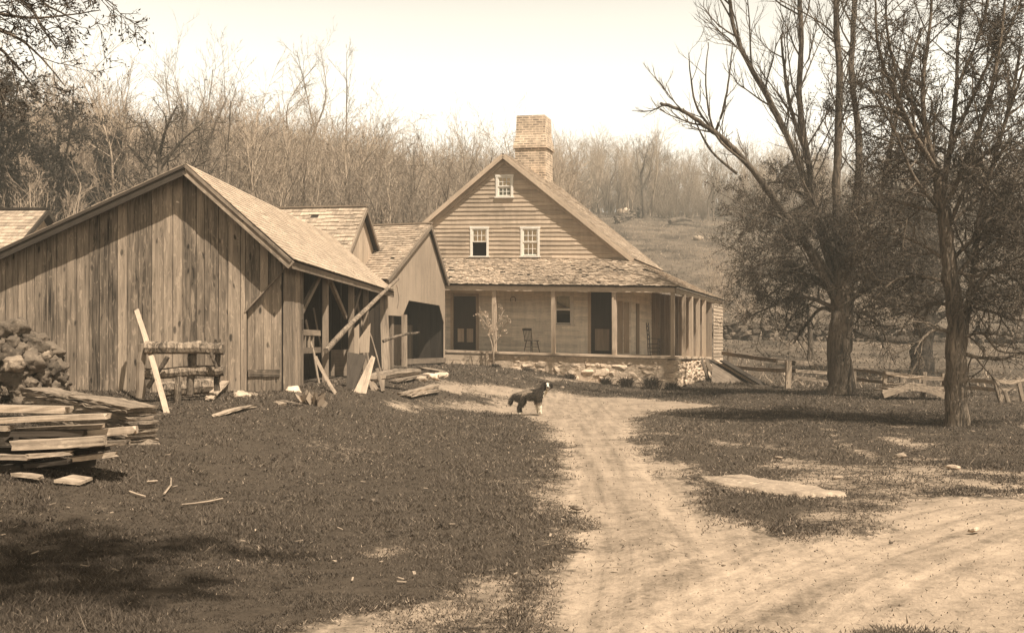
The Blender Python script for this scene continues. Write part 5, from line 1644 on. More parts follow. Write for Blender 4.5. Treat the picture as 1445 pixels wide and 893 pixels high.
# ------------------------------------------------------------------ the great trees on the right
TWIGGY = dict(n=[0, 6, 7], wig=.22, up=.12, tw=.013, ang=48, len=.55, leaf_lev=0, leaves=2, seg=4, spread=.03)
def L3(pts): return [tuple(P(*p)) for p in pts]
def maple():
    b = G(1187, 557); D = b.y
    t = Tree(3)
    low = dict(TWIGGY, up=-.14, leaves=5, ang=60, n=[0, 10, 11], tw=.015)
    bare = dict(TWIGGY, leaves=0, ang=34, up=.6, wig=.15, n=[0, 7, 8], tw=.012)
    mid = dict(TWIGGY, leaves=1, ang=38, up=.5, n=[0, 6, 7], wig=.14)
    t.limb([tuple(b + Vector((0, 0, -.15))), tuple(P(1185, 520, D)), tuple(P(1186, 470, D)), tuple(P(1189, 425, D)), tuple(P(1190, 385, D))], .42, .33, None, n=14, flare=.35)
    t.limb(L3([(1183, 430, D), (1140, 350, D - .6), (1095, 285, D - 1.2), (1062, 240, D - 1.6), (1030, 205, D - 2.0), (1000, 181, D - 2.4), (965, 158, D - 2.8), (932, 146, D - 3.0)]), .14, .045, bare, every=.6, L=1.2, frm=.3)
    for p in (((1055, 232), (1010, 190), (996, 120), (1000, 60)), ((1018, 195), (985, 155), (975, 110), (972, 75)), ((1010, 185), (1022, 150), (1030, 100), (1034, 60)), ((1040, 245), (1005, 215), (985, 180), (978, 165))):
        t.limb(L3([(x, y, D - 2.1 - .2 * i) for i, (x, y) in enumerate(p)]), .05, .012, bare, every=.6, L=.9, lev=1, n=5)
    t.limb(L3([(1188, 425, D), (1155, 320, D + .3), (1125, 225, D + .5), (1090, 150, D + .3), (1058, 92, D), (1037, 45, D - .2), (1027, -20, D - .4), (1022, -90, D - .5)]), .13, .045, bare, every=.42, L=2.6, frm=.3)
    t.limb(L3([(1190, 410, D), (1160, 320, D + .8), (1139, 220, D + 1), (1128, 140, D + 1), (1131, 60, D + .9), (1128, -20, D + .9), (1130, -120, D + .9)]), .135, .06, bare, every=.42, L=2.6, frm=.3)
    t.limb(L3([(1137, 215, D + 1), (1115, 150, D + .8), (1106, 90, D + .6), (1102, 50, D + .5)]), .08, .03, bare, every=.6, L=1.4, n=6)
    t.limb(L3([(1190, 400, D), (1181, 300, D - .3), (1182, 200, D - .5), (1185, 110, D - .6), (1180, 20, D - .6), (1182, -110, D - .6)]), .155, .08, mid, every=.5, L=2.2, frm=.3)
    t.limb(L3([(1192, 400, D), (1206, 300, D + .4), (1213, 210, D + .7), (1202, 110, D + .8), (1205, 20, D + .9), (1210, -110, D + 1)]), .145, .07, mid, every=.5, L=2.2, frm=.3)
    t.limb(L3([(1194, 395, D), (1232, 310, D + .8), (1252, 230, D + 1.4), (1270, 140, D + 1.8), (1300, 40, D + 2)]), .11, .045, mid, every=.6, L=2.0, frm=.3)
    # the low hanging tangle around the fork
    for p in (((1187, 440), (1140, 420), (1095, 430), (1050, 450)), ((1188, 425), (1135, 385), (1085, 370), (1045, 390)), ((1186, 410), (1130, 330), (1080, 300), (1050, 330)), ((1190, 405), (1150, 300), (1110, 260), (1075, 260)),
              ((1190, 430), (1240, 400), (1275, 400), (1300, 430)), ((1190, 415), (1240, 360), (1290, 340), (1320, 370)), ((1188, 400), (1200, 330), (1240, 280), (1290, 270)), ((1186, 445), (1160, 435), (1140, 455), (1120, 485)),
              ((1187, 400), (1170, 340), (1150, 290), (1130, 250)), ((1190, 400), (1210, 360), (1230, 330), (1260, 330)), ((1190, 440), (1215, 440), (1240, 455), (1250, 480)), ((1187, 430), (1150, 390), (1110, 400), (1080, 420))):
        dz = t.r.uniform(-3, 2.6)
        t.limb(L3([(x, y, D + dz * i / 3) for i, (x, y) in enumerate(p)]), .085, .02, low, every=.2, L=1.6, frm=.22, n=6)
    return tree_thing('maple_tree', b, t, 'broad many-stemmed maple with a long bare limb reaching left towards the chimney', 'tree', M['bark'], M['twig'], M['leaf'], .05, zmin=2.4)
def slender():
    b = G(1351, 600); D = b.y
    t = Tree(8)
    o = dict(TWIGGY, up=.0, leaves=4, ang=54, spread=.025, tw=.010, n=[0, 6, 8]); top = dict(o, up=.3, leaves=2, ang=45)
    t.limb([tuple(b + Vector((0, 0, -.12))), tuple(P(1349, 560, D)), tuple(P(1348, 510, D)), tuple(P(1346, 440, D)), tuple(P(1339, 360, D)), tuple(P(1330, 290, D)), tuple(P(1324, 240, D))], .24, .105, None, n=12, flare=.3)
    t.limb(L3([(1356, 520, D), (1364, 450, D + .2), (1376, 370, D + .4), (1380, 320, D + .5), (1398, 240, D + .6), (1425, 150, D + .7), (1440, 70, D + .8)]), .085, .03, top, every=.22, L=1.2, frm=.3)
    t.limb(L3([(1325, 250, D), (1306, 180, D - .2), (1303, 110, D - .3), (1312, 40, D - .3), (1318, -60, D - .3)]), .065, .022, top, every=.2, L=1.25, frm=.1)
    t.limb(L3([(1328, 280, D), (1342, 200, D + .2), (1350, 120, D + .3), (1352, 50, D + .4), (1366, -50, D + .4)]), .065, .022, top, every=.2, L=1.25, frm=.1)
    t.limb(L3([(1331, 295, D), (1368, 220, D - .3), (1395, 140, D - .5), (1412, 60, D - .6), (1420, -30, D - .6)]), .06, .022, top, every=.2, L=1.25, frm=.1)
    t.limb(L3([(1325, 245, D), (1290, 190, D - .5), (1262, 130, D - .9), (1240, 70, D - 1.1), (1235, 0, D - 1.2)]), .06, .02, top, every=.2, L=1.2, frm=.1)
    for p in (((1327, 262), (1300, 232), (1270, 230), (1245, 252)), ((1338, 370), (1300, 345), (1250, 330), (1195, 352)), ((1342, 400), (1300, 390), (1265, 395), (1235, 420)), ((1350, 480), (1385, 470), (1410, 495), (1450, 498)),
              ((1358, 498), (1385, 505), (1420, 506), (1460, 490)), ((1345, 430), (1310, 430), (1285, 450), (1270, 470)), ((1375, 380), (1410, 340), (1440, 330), (1480, 350)), ((1378, 330), (1420, 280), (1450, 260), (1500, 270)),
              ((1350, 460), (1390, 420), (1430, 420), (1470, 440)), ((1334, 320), (1380, 280), (1420, 220), (1470, 180)), ((1330, 300), (1285, 290), (1240, 280), (1200, 300)), ((1340, 380), (1380, 390), (1420, 380), (1460, 390)), ((1347, 470), (1320, 465), (1300, 480), (1290, 500)), ((1328, 270), (1370, 250), (1420, 290), (1450, 310)), ((1326, 250), (1280, 170), (1230, 150), (1190, 170)), ((1345, 200), (1390, 100), (1430, 30), (1450, -30)), ((1306, 180), (1265, 100), (1250, 20), (1260, -60)), ((1352, 120), (1385, 40), (1400, -40), (1410, -90)), ((1378, 320), (1410, 200), (1440, 110), (1460, 40)), ((1330, 300), (1290, 250), (1260, 180), (1225, 120)), ((1342, 400), (1390, 340), (1430, 300), (1480, 260)), ((1340, 370), (1385, 330), (1420, 330), (1470, 370)), ((1352, 450), (1400, 380), (1440, 400), (1490, 430)), ((1335, 330), (1380, 230), (1430, 200), (1490, 230)), ((1346, 430), (1400, 440), (1430, 450), (1480, 460))):
        dz = t.r.uniform(-1.6, 1.6)
        t.limb(L3([(x, y, D + dz * i / 3) for i, (x, y) in enumerate(p)]), .045, .012, o, every=.15, L=1.0, frm=.15, n=6)
    return tree_thing('slender_tree', b, t, 'slender tree with flaky bark and small young leaves in front of the fence', 'tree', M['barklt'], M['twig'], M['leaf'], .043, seed=2, zmin=2.15)
def far_maple():
    b = G(1302, 532); D = b.y
    t = Tree(14); s = D / 38
    o = dict(TWIGGY, up=.05, leaves=5, ang=52, n=[0, 6, 6], tw=.02)
    t.limb([tuple(b + Vector((0, 0, -.2))), tuple(P(1300, 505, D)), tuple(P(1303, 470, D)), tuple(P(1306, 440, D))], .50, .42, None, n=12, flare=.3)
    t.limb(L3([(1298, 478, D), (1270, 480, D - .8), (1245, 477, D - 1.4), (1222, 472, D - 1.8), (1205, 466, D - 2)]), .2, .08, o, every=.8, L=1.4, frm=.4)
    for p in (((1302, 445), (1285, 390), (1270, 320), (1262, 240)), ((1308, 440), (1320, 370), (1330, 300), (1335, 200)), ((1310, 445), (1345, 400), (1375, 340), (1395, 260)), ((1304, 440), (1300, 360), (1298, 280), (1300, 180)), ((1312, 455), (1360, 430), (1400, 420), (1440, 400)), ((1300, 450), (1260, 420), (1235, 400), (1210, 410)), ((1312, 445), (1350, 380), (1410, 330), (1450, 300))):
        dz = t.r.uniform(-3, 3)
        t.limb(L3([(x, y, D + dz * i / 3) for i, (x, y) in enumerate(p)]), .16, .04, o, every=.26, L=2.5, frm=.15, n=7)
    return tree_thing('stout_tree', b, t, 'stout dark tree behind the board fence with a low limb pointing left', 'tree', M['darkbark'], M['twig'], M['leaf'], .085, seed=3, zmin=3.3)
maple(); slender(); far_maple()
def added_shade_tree():  # out-of-view tree, added for its shade on the lower left lawn
    t = Tree(90); b = Vector((.4, -3.2, Hf(.4, -3.2)))
    o = dict(n=[0, 3, 4], wig=.2, up=.1, tw=.03, ang=50, len=.5, leaf_lev=1, leaves=7, seg=3, spread=.25)
    t.limb([tuple(b), tuple(b + Vector((.1, -.1, 5))), tuple(b + Vector((-.2, 0, 14))), tuple(b + Vector((-.3, .2, 25)))], .32, .08, None, n=10, flare=.3)
    for j in range(16):
        a = j * 2.4; z = 14 + j * .62; s_ = 4.7 * math.sin(PI * (.25 + .7 * j / 16))
        t.limb([tuple(b + Vector((0, 0, z))), tuple(b + Vector((math.cos(a) * s_ * .55, math.sin(a) * s_ * .55, z + 1.2))), tuple(b + Vector((math.cos(a) * s_, math.sin(a) * s_, z + 1.8)))], .09, .02, o, every=.36, L=1.7, frm=.2, n=5)
    tree_thing('added_shade_tree', b, t, 'unseen tree added behind the camera to shade the lower left lawn', 'tree', M['bark'], M['twig'], M['leaf'], .27, seed=9)
added_shade_tree()
def sapling():
    b = G(1143, 506); t = Tree(21); D = b.y
    o = dict(TWIGGY, leaves=1, ang=50, up=.2, n=[0, 4, 4])
    t.limb([tuple(b), tuple(P(1144, 480, D)), tuple(P(1142, 455, D)), tuple(P(1140, 430, D))], .16, .08, o, every=.5, L=1.5, frm=.4)
    t.limb(L3([(1143, 468, D), (1160, 445, D), (1175, 425, D + .5)]), .06, .02, o, every=.5, L=1.3); t.limb(L3([(1142, 462, D), (1122, 440, D), (1105, 425, D - .5)]), .06, .02, o, every=.5, L=1.3)
    tree_thing('orchard_tree', b, t, 'small bare orchard tree standing alone in the pasture left of the broad maple', 'tree', M['bark'], M['twig'], M['leaf'], .08)
    b = G(1118, 480); t = Tree(22); D = b.y
    t.limb([tuple(b), tuple(P(1117, 470, D)), tuple(P(1124, 458, D))], .14, .1, None)
    tree_thing('tree_stump', b, t, 'short leaning stump by the stone wall behind the orchard tree', 'stump', M['bark'], M['twig'])
sapling()

# ------------------------------------------------------------------ bough of the tree standing out of frame at upper left
def overhang():
    t = Tree(31); D = 13.0
    b = Vector((-9.6, 12.5, Hf(-9.6, 12.5)))
    o = dict(n=[0, 4, 5], wig=.2, up=-.12, tw=.007, ang=52, len=.5, leaf_lev=0, leaves=2, seg=4, spread=.02)
    t.limb([tuple(b + Vector((0, 0, -.1))), tuple(b + Vector((.1, .1, 3))), tuple(b + Vector((.0, .3, 6))), tuple(b + Vector((.2, .2, 9)))], .3, .14, None, n=12, flare=.3)
    for p in (((-300, 130), (-140, 20), (0, 44), (50, 74), (92, 122)), ((-300, 150), (-150, 60), (-20, 62), (20, 90), (45, 120)), ((-300, 40), (-120, -40), (20, -20), (70, 10), (110, 30)), ((-280, 60), (-100, 0), (0, 20), (60, 25), (140, 15)),
              ((-260, -20), (-80, -90), (60, -60), (120, -20), (165, 10)), ((-300, 120), (-160, 90), (-60, 110), (-20, 130), (10, 160)), ((-260, 0), (-60, -40), (30, 0), (60, 40), (80, 70))):
        dd = t.r.uniform(-.6, 1.0)
        t.limb(L3([(x, y, D + dd * i / 4) for i, (x, y) in enumerate(p)]), .035, .006, o, every=.17, L=.6, frm=.3, n=6)
    tree_thing('overhanging_tree', b, t, 'tree at the left edge whose leafy drooping bough hangs into the top left corner', 'tree', M['bark'], M['twig'], M['darkleaf'], .042, seed=5)
overhang()

# ------------------------------------------------------------------ trees behind the barn at the left
def left_trees():
    # dark leafy trees
    for k, (px, ptop, D, w, lab) in enumerate(((5, 118, 50, 2.8, 'tall dense dark tree at the left edge behind the low outbuilding'), (84, 165, 54, 2.5, 'dense dark tree second from the left edge behind the barn'), (158, 185, 62, 1.5, 'narrow dark evergreen rising behind the left barn slope'))):
        x = (px - CX) / F * D; b = Vector((x, D, Hf(x, D))); h = EYE - (ptop - HY) / F * D - b.z
        t = Tree(40 + k); o = dict(n=[0, 5, 6], wig=.2, up=.05, tw=.022, ang=55, len=.5, leaf_lev=0, leaves=3, seg=3, spread=.06, start=.1)
        t.limb([tuple(b), tuple(b + Vector((.2, 0, h * .4))), tuple(b + Vector((-.1, .1, h * .75))), tuple(b + Vector((0, 0, h)))], .22, .05, dict(o, ang=75), every=.14, L=w * .62, frm=.12)
        for j in range(7):
            a = j * .9; z = h * (.25 + .1 * j)
            t.limb([tuple(b + Vector((0, 0, z * .8))), tuple(b + Vector((math.cos(a) * w * .45, math.sin(a) * w * .45, z))), tuple(b + Vector((math.cos(a) * w * .8, math.sin(a) * w * .8, z + h * .12)))], .08, .02, o, every=.22, L=w * .45, frm=.2)
        tree_thing('dark_tree', b, t, lab, 'tree', M['bark'], M['twig'], M['darkleaf'], .16, group='dark leafy trees behind the barn', seed=k)
    # pale many-stemmed bush
    for px, D, lab, n in ((48, 43, 'pale fan of bare sapling stems behind the low outbuilding', 15), (20, 44, 'bare stems at the left edge left of the pale fan of saplings', 9), (90, 45, 'slanting bare stems just right of the pale fan of saplings', 9)):
        x = (px - CX) / F * D; b = Vector((x, D, Hf(x, D))); t = Tree(60 + px)
        o = dict(n=[0, 3, 4], wig=.12, up=.25, tw=.016, ang=28, len=.5, seg=3)
        for j in range(n):
            a = t.r.uniform(0, 6.28); s = t.r.uniform(.5, 2.4); h = t.r.uniform(4.8, 7.2)
            t.limb([tuple(b + Vector((math.cos(a) * .3, math.sin(a) * .3, 0))), tuple(b + Vector((math.cos(a) * s * .45, math.sin(a) * s * .4, h * .5))), tuple(b + Vector((math.cos(a) * s, math.sin(a) * s * .7, h)))], .045, .015, o, every=.5, L=1.1, frm=.3, n=5)
        tree_thing('sapling_clump', b, t, lab, 'bush', M['paletwig'], M['paletwig'], group='bare sapling clumps behind the barn')
    # dark crooked apple tree
    D = 52; x = (228 - CX) / F * D; b = Vector((x, D, Hf(x, D))); t = Tree(77)
    o = dict(n=[0, 5, 5], wig=.3, up=.1, tw=.02, ang=55, len=.5, seg=4, leaf_lev=0, leaves=1)
    t.limb([tuple(b), tuple(P(226, 270, D)), tuple(P(222, 215, D)), tuple(P(205, 170, D))], .17, .05, o, every=.3, L=2.2, frm=.3)
    for p in (((226, 262), (200, 225), (180, 205)), ((225, 240), (255, 200), (285, 175)), ((224, 225), (235, 180), (250, 150)), ((226, 280), (190, 270), (160, 245)), ((226, 255), (265, 240), (295, 225))):
        t.limb(L3([(a, c, D + t.r.uniform(-1, 1)) for a, c in p]), .09, .03, o, every=.3, L=1.8)
    tree_thing('apple_tree', b, t, 'dark crooked bare apple tree above the left barn slope', 'tree', M['bark'], M['twig'], M['leaf'], .1)
left_trees()

# ------------------------------------------------------------------ bare woodland
def bare_tree(seed, h, spread=.24, every=.45, fork=False, tw=.024, r0=None):
    t = Tree(seed); r = t.r
    o = dict(n=[0, 5, 6], wig=.14, up=.25, tw=tw, ang=38, len=.5, seg=2, start=.15)
    k = [tuple(Vector((r.gauss(0, .02) * h * i, r.gauss(0, .02) * h * i, h * i / 4))) for i in range(5)]
    k[0] = (0, 0, -.3)
    t.limb(k, r0 or (.0095 * h + .02), .02, o, every=every, L=h * spread, frm=.22, n=6)
    if fork:
        for sx in (-1, 1): t.limb([k[1], (k[1][0] + sx * h * .06, r.gauss(0, .3), h * .5), (sx * h * .12, r.gauss(0, .5), h * .95)], .008 * h, .02, o, every=every, L=h * spread * .8, n=6)
    return t
def tri_mesh(t):
    V, Fq = t.wood_arrays(); V2, Ft = t.twig_arrays()
    Vt = np.concatenate([V, V2]); T = np.concatenate([tris_from_quads(Fq), Ft + len(V)])
    return mesh_np('bare_tree_mass', Vt, T, nrg.random(1).repeat(len(Vt)))

SKY_PX = [-300, 0, 100, 200, 270, 330, 400, 480, 520, 600, 700, 800, 900, 1000, 1100, 1300, 1800]
SKY_PY = [100, 120, 135, 142, 138, 158, 172, 192, 203, 213, 214, 207, 198, 210, 200, 200, 190]
def wood_scale(x, y, r, h=10.8):
    lim = float(np.interp(CX + x / y * F, SKY_PX, SKY_PY)) + (r.uniform(-16, 14) if r.random() < .12 else r.uniform(0, 70))
    lim += 34 * (float(vnoise(np.array([x / y * 26 + 50]), np.array([y * .03]), 77)[0]) - .4)
    top = EYE + (HY - lim) / F * y - Hf(x, y)
    return max(.3, min(top / h, r.uniform(.75, 1.25)))
def woods():
    # individual trees that stand out
    def single(px, pbase, ptop, D, seed, label, fork=False, spread=.2, every=.6, mat='woodtwig', r0=None):
        x = (px - CX) / F * D; b = Vector((x, D, Hf(x, D))); h = EYE - (ptop - HY) / F * D - b.z
        t = bare_tree(seed, h, spread, every, fork, .035, r0)
        o = empty('bare_tree', b, label, 'tree')
        V, Fq = t.wood_arrays(); mu = np.array(b)
        link('trunk', mesh_np('trunk', V + mu, Fq), M['bark' if mat == 'twig' else 'woodtwig'], o, True)
        V, Ft = t.twig_arrays(); link('crown', mesh_np('crown', V + mu, Ft, np.full(len(V), .5)), M[mat], o)
    single(455, 0, 62, 118, 101, 'tallest bare tree on the skyline, right one of the pair above the shingled shed', True, .15, .8)
    single(425, 0, 82, 116, 102, 'tall slim bare tree, left one of the skyline pair above the shingled shed', False, .14, .7)
    single(268, 0, 86, 108, 103, 'wide-crowned bare tree on the skyline above the barn peak', True, .24, .7)
    single(909, 305, 200, 146, 104, 'lone dark bare tree standing at the front of the wood on the open hillside', True, .2, .7, 'twig', .42)
    single(535, 0, 196, 112, 105, 'bare tree on the skyline above the carriage shed ridge', False, .2, .6)
    single(580, 0, 210, 84, 106, 'slim dark-stemmed bare tree between the carriage shed and the house gable', False, .18, .6, 'twig', .12)
    single(845, 0, 262, 140, 107, 'slim bare tree just above the right house roof at the wood edge', False, .16, .6, 'twig', .2)
    # prototypes shared by the rest
    protos = [bare_tree(200 + k, 9.0 + 1.1 * k % 4, .2 + .02 * (k % 4), .5, k % 3 == 0) for k in range(6)]
    # front-row individuals share these meshes
    TM, CM = [], []
    for t in protos:
        V, Fq = t.wood_arrays(); TM.append(mesh_np('trunk', V, Fq)); V2, Ft = t.twig_arrays(); CM.append(mesh_np('crown', V2, Ft, np.full(len(V2), .5)))
    base = []
    for k in range(6):
        o = empty('woodland_tree', (0, 0, -500)); link('trunk', TM[k], M['woodtwig'], o); link('crown', CM[k], M['woodtwig'], o)
        for c in o.children: c.matrix_parent_inverse = Matrix.Identity(4)
        base.append(o)
    r = random.Random(9)
    spots = []
    tries = 0
    while len(spots) < 150 and tries < 20000:
        tries += 1
        y = r.uniform(56, 165); half = y * .47 + 3
        x = r.uniform(-half, half)
        px = CX + x / y * F
        if x > .055 * y and y < 150: continue
        if x > -2 and y < 66: continue
        if px > 1120: continue
        if y > 95 and x < .055 * y: continue
        if min([9] + [math.hypot(x - a, y - c) for a, c in spots]) < 2.3: continue
        spots.append((x, y))
    for i, (x, y) in enumerate(spots):
        src = base[i % 6]
        loc = (x, y, Hf(x, y)); rz = r.uniform(0, 6.28); sc = wood_scale(x, y, r)
        if i < 6:
            o = src; o.location = loc; o.rotation_euler.z = rz; o.scale = (sc,) * 3
        else: o = copy_thing(src, loc, rz, sc)
        tag(o, 'bare woodland tree among many alike on the hill behind the buildings', 'tree', 'bare trees in the wood behind the buildings')
    # the rest of the wood reads as one mass
    masses = []
    for k in range(4):
        me = tri_mesh(protos[k]); me.materials.append(M['woodtwig']); masses.append(bpy.data.objects.new('bare_tree_mass', me))
    bt = Tree(300)
    for j in range(14):
        a = bt.r.uniform(0, 6.28)
        bt.limb([(0, 0, -.1), (math.cos(a) * .4, math.sin(a) * .4, 1.2), (math.cos(a) * 1.1, math.sin(a) * 1.1, bt.r.uniform(1.8, 3.2))], .03, .012, dict(n=[0, 3, 4], wig=.2, up=.2, tw=.03, ang=35, len=.5, seg=2), every=.4, L=.9, n=3)
    me = tri_mesh(bt); me.materials.append(M['woodtwig']); brush = bpy.data.objects.new('brush_mass', me)
    def mass(name, srcs, pts, scales):
        me = bpy.data.meshes.new(name); V = np.array([(x, y, Hf(x, y) - .1) for x, y in pts])
        me.vertices.add(len(V)); me.vertices.foreach_set('co', V.astype(np.float32).ravel())
        o = bpy.data.objects.new(name, me); COL.objects.link(o); tag(o, kind='stuff')
        ng = bpy.data.node_groups.new(name, 'GeometryNodeTree')
        ng.interface.new_socket('Geometry', in_out='INPUT', socket_type='NodeSocketGeometry'); ng.interface.new_socket('Geometry', in_out='OUTPUT', socket_type='NodeSocketGeometry')
        N, Lk = ng.nodes, ng.links
        gi, go = N.new('NodeGroupInput'), N.new('NodeGroupOutput')
        iop = N.new('GeometryNodeInstanceOnPoints'); jn = N.new('GeometryNodeGeometryToInstance')
        for s in srcs:
            oi = N.new('GeometryNodeObjectInfo'); oi.inputs['Object'].default_value = s
            Lk.new(oi.outputs['Geometry'], jn.inputs[0])
        Lk.new(gi.outputs[0], iop.inputs['Points']); Lk.new(jn.outputs[0], iop.inputs['Instance'])
        iop.inputs['Pick Instance'].default_value = True
        rv = N.new('FunctionNodeRandomValue'); rv.data_type = 'FLOAT_VECTOR'; rv.inputs[0].default_value = (-.06, -.06, 0); rv.inputs[1].default_value = (.06, .06, 6.28)
        Lk.new(rv.outputs[0], iop.inputs['Rotation'])
        at = me.attributes.new('size', 'FLOAT', 'POINT'); at.data.foreach_set('value', np.array(scales, np.float32))
        na = N.new('GeometryNodeInputNamedAttribute'); na.data_type = 'FLOAT'; na.inputs['Name'].default_value = 'size'
        Lk.new(na.outputs['Attribute'], iop.inputs['Scale'])
        Lk.new(iop.outputs[0], go.inputs[0])
        md = o.modifiers.new('scatter', 'NODES'); md.node_group = ng
        return o
    pts = []
    while len(pts) < 2700:
        y = r.uniform(60, 235); half = y * .5 + 6; x = r.uniform(-half, half)
        if x > .055 * y and y < 152 + 5 * math.sin(x * .3): continue
        if x > -4 and y < 80 and x < 10: continue
        if y < 95 and r.random() < .45: continue
        pts.append((x, y))
    mass('bare_wood', masses, pts, [wood_scale(x, y, r) for x, y in pts])
    pts = []
    while len(pts) < 1500:
        y = r.uniform(54, 190); half = y * .5 + 6; x = r.uniform(-half, half)
        if x > .055 * y and y < 149 + 4 * math.sin(x * .5): continue
        pts.append((x, y))
    mass('woodland_brush', [brush], pts, [r.uniform(.6, 1.4) for _ in pts])
woods()

# pale brush on the slope to the right of the porch
def brush_clumps():
    for k, (px, py, h, n, lab) in enumerate(((1022, 440, 4.2, 9, 'pale leafless brush on the slope just right of the porch roof'), (1050, 458, 3.0, 8, 'low pale brush right of the porch by the stone wall'), (1005, 415, 3.6, 8, 'pale leafless brush rising behind the porch eave'))):
        b = G(px, py); t = Tree(400 + k); o = dict(n=[0, 4, 4], wig=.25, up=.15, tw=.018, ang=45, len=.55, seg=3)
        for j in range(n):
            a = t.r.uniform(0, 6.28); s = t.r.uniform(.5, 1.7); hh = h * t.r.uniform(.5, 1)
            t.limb([tuple(b), tuple(b + Vector((math.cos(a) * s * .5, math.sin(a) * s * .5, hh * .55))), tuple(b + Vector((math.cos(a) * s, math.sin(a) * s, hh)))], .03, .01, o, every=.3, L=.9, n=4)
        tree_thing('brush', b, t, lab, 'bush', M['paletwig'], M['paletwig'], group='brush right of the porch')
brush_clumps()

# shrub climbing the porch column, weeds before the stone wall
def porch_shrub():
    D = HPt(t_of(697, 0), 0, 0).y - .55
    x = (696 - CX) / F * D; b = Vector((x, D, Hf(x, D))); t = Tree(500)
    o = dict(n=[0, 2, 3], wig=.25, up=.1, tw=.014, ang=40, len=.5, seg=3, leaf_lev=0, leaves=2, spread=.03)
    for p in (((696, 495), (692, 460), (678, 438)), ((696, 495), (700, 460), (712, 437)), ((697, 495), (697, 455), (697, 430)), ((695, 490), (688, 465), (686, 445)), ((698, 490), (706, 468), (715, 455)), ((696, 480), (684, 455), (674, 442))):
        t.limb([tuple(b)] + L3([(a, c, D + t.r.uniform(-.2, .15)) for a, c in p]), .025, .008, o, every=.15, L=.27, frm=.55, n=5)
    tree_thing('porch_shrub', b, t, 'thin pale budding shrub trained up the left porch column', 'shrub', M['paletwig'], M['paletwig'], M['bud'], .055)
porch_shrub()
def weeds():
    r = random.Random(4)
    for k, (px, py, h, w, lab, mt) in enumerate(((700, 528, .3, .6, 'weedy tuft under the left porch column', 'grass'), (745, 532, .28, .7, 'weeds below the stone wall behind the dog', 'grass'), (805, 530, .35, .7, 'low weeds below the stone wall left of the corner bush', 'grass'),
                                                 (884, 533, .75, .8, 'bushy weed in front of the middle of the stone wall', 'grass'), (918, 537, .95, 1.0, 'largest dark bushy weed before the stone wall', 'grass'), (948, 540, .55, .8, 'weeds left of the pale stone corner of the porch', 'grass'), (855, 531, .5, .6, 'thin weeds left of the bushy weed at the stone wall', 'grass'),
                                                 (440, 571, .32, .45, 'broad-leaved dock plant on the lawn before the barn side wall', 'drygrass'))):
        b = G(px, py); n = 260 if mt == 'grass' else 60
        if mt == 'grass':
            b = HPt(t_of(px, -.5), -.5, 0); b.z = Hf(b.x, b.y); h *= .62; w *= .62
        a = nrg.uniform(0, 2 * PI, n); rr = np.abs(nrg.normal(0, .5, n)) * w * .5
        x0, y0 = b.x + np.cos(a) * rr, b.y + np.sin(a) * rr
        hh = h * nrg.uniform(.35, 1, n) * np.exp(-(rr / w) ** 2)
        wd = .016 if mt == 'grass' else .09
        th = nrg.uniform(0, PI, n); le = nrg.normal(0, .3, (n, 2)) * hh[:, None] + np.stack([np.cos(a), np.sin(a)], 1) * hh[:, None] * .35
        z = H(x0, y0) - .02
        V = np.stack([np.stack([x0, y0, z], 1), np.stack([x0 + le[:, 0] * .4 - np.cos(th) * wd, y0 + le[:, 1] * .4 - np.sin(th) * wd, z + hh * .55], 1), np.stack([x0 + le[:, 0], y0 + le[:, 1], z + hh], 1), np.stack([x0 + le[:, 0] * .4 + np.cos(th) * wd, y0 + le[:, 1] * .4 + np.sin(th) * wd, z + hh * .6], 1)], 1).reshape(-1, 3)
        o = link('weed_clump', mesh_np('weed_clump', V, np.arange(4 * n).reshape(-1, 4), np.repeat(nrg.random(n), 4)), M[mt])
        tag(o, lab, 'weed')
weeds()

# litter of chips and straw on the turf, grit on the drive
def litter():
    n = 1500
    p = scatter(n, 8, 40, 1.4); p = p[(p[:, 0] < 1.5) | (p[:, 1] > 12)]
    mb = MB()
    for x, y in p:
        if rng.random() < .82: continue
        L = rng.uniform(.015, .07); a = rng.uniform(0, 6.28); z = Hf(x, y) + .02
        mb.bar((x, y, z), (x + math.cos(a) * L, y + math.sin(a) * L, z + rng.uniform(-.01, .02)), rng.uniform(.006, .022), .006)
    tag(mb.build('wood_chips', M['straw']), kind='stuff')
    # low broad-leaved weeds in the turf
    p = scatter(800, 10, 36, 1.2); p = p[dirt_mask(p) < .4]; n = len(p); k = 9
    c = np.repeat(p, k, 0); a = nrg.uniform(0, 2 * PI, n * k); L = np.repeat(nrg.uniform(.02, .055, n), k) * nrg.uniform(.6, 1.2, n * k); wd = L * .22
    z = H(c[:, 0], c[:, 1]); e = c + np.stack([np.cos(a), np.sin(a)], 1) * L[:, None]; mid = c + (e - c) * .5; pr = np.stack([-np.sin(a), np.cos(a)], 1) * wd[:, None]
    hgt = L * nrg.uniform(.3, .9, n * k)
    V = np.stack([np.c_[c, z], np.c_[mid + pr, z + hgt], np.c_[e, z + hgt * .9], np.c_[mid - pr, z + hgt]], 1).reshape(-1, 3)
    o = link('lawn_weeds', mesh_np('lawn_weeds', V, np.arange(4 * n * k).reshape(-1, 4), np.repeat(nrg.random(n * k), 4)), M['grass']); tag(o, kind='stuff')
    mb = MB(); p = scatter(2600, 5.5, 30, 1.9); m = dirt_mask(p)
    for (x, y), k in zip(p, m):
        if k < .6 or fbm(np.array([x * .8]), np.array([y * .6]), 33, 3)[0] < .5: continue
        s = abs(rng.gauss(0, .006)) + .003 + .0003 * y + (rng.random() < .02) * .02
        mb.rock((x, y, Hf(x, y) - .032 + s * .1), (s * 1.4, s, s * .8), n=1, rnd=rng.random())
    tag(mb.build('pebbles', M['stone']), kind='stuff')
litter()
turf()

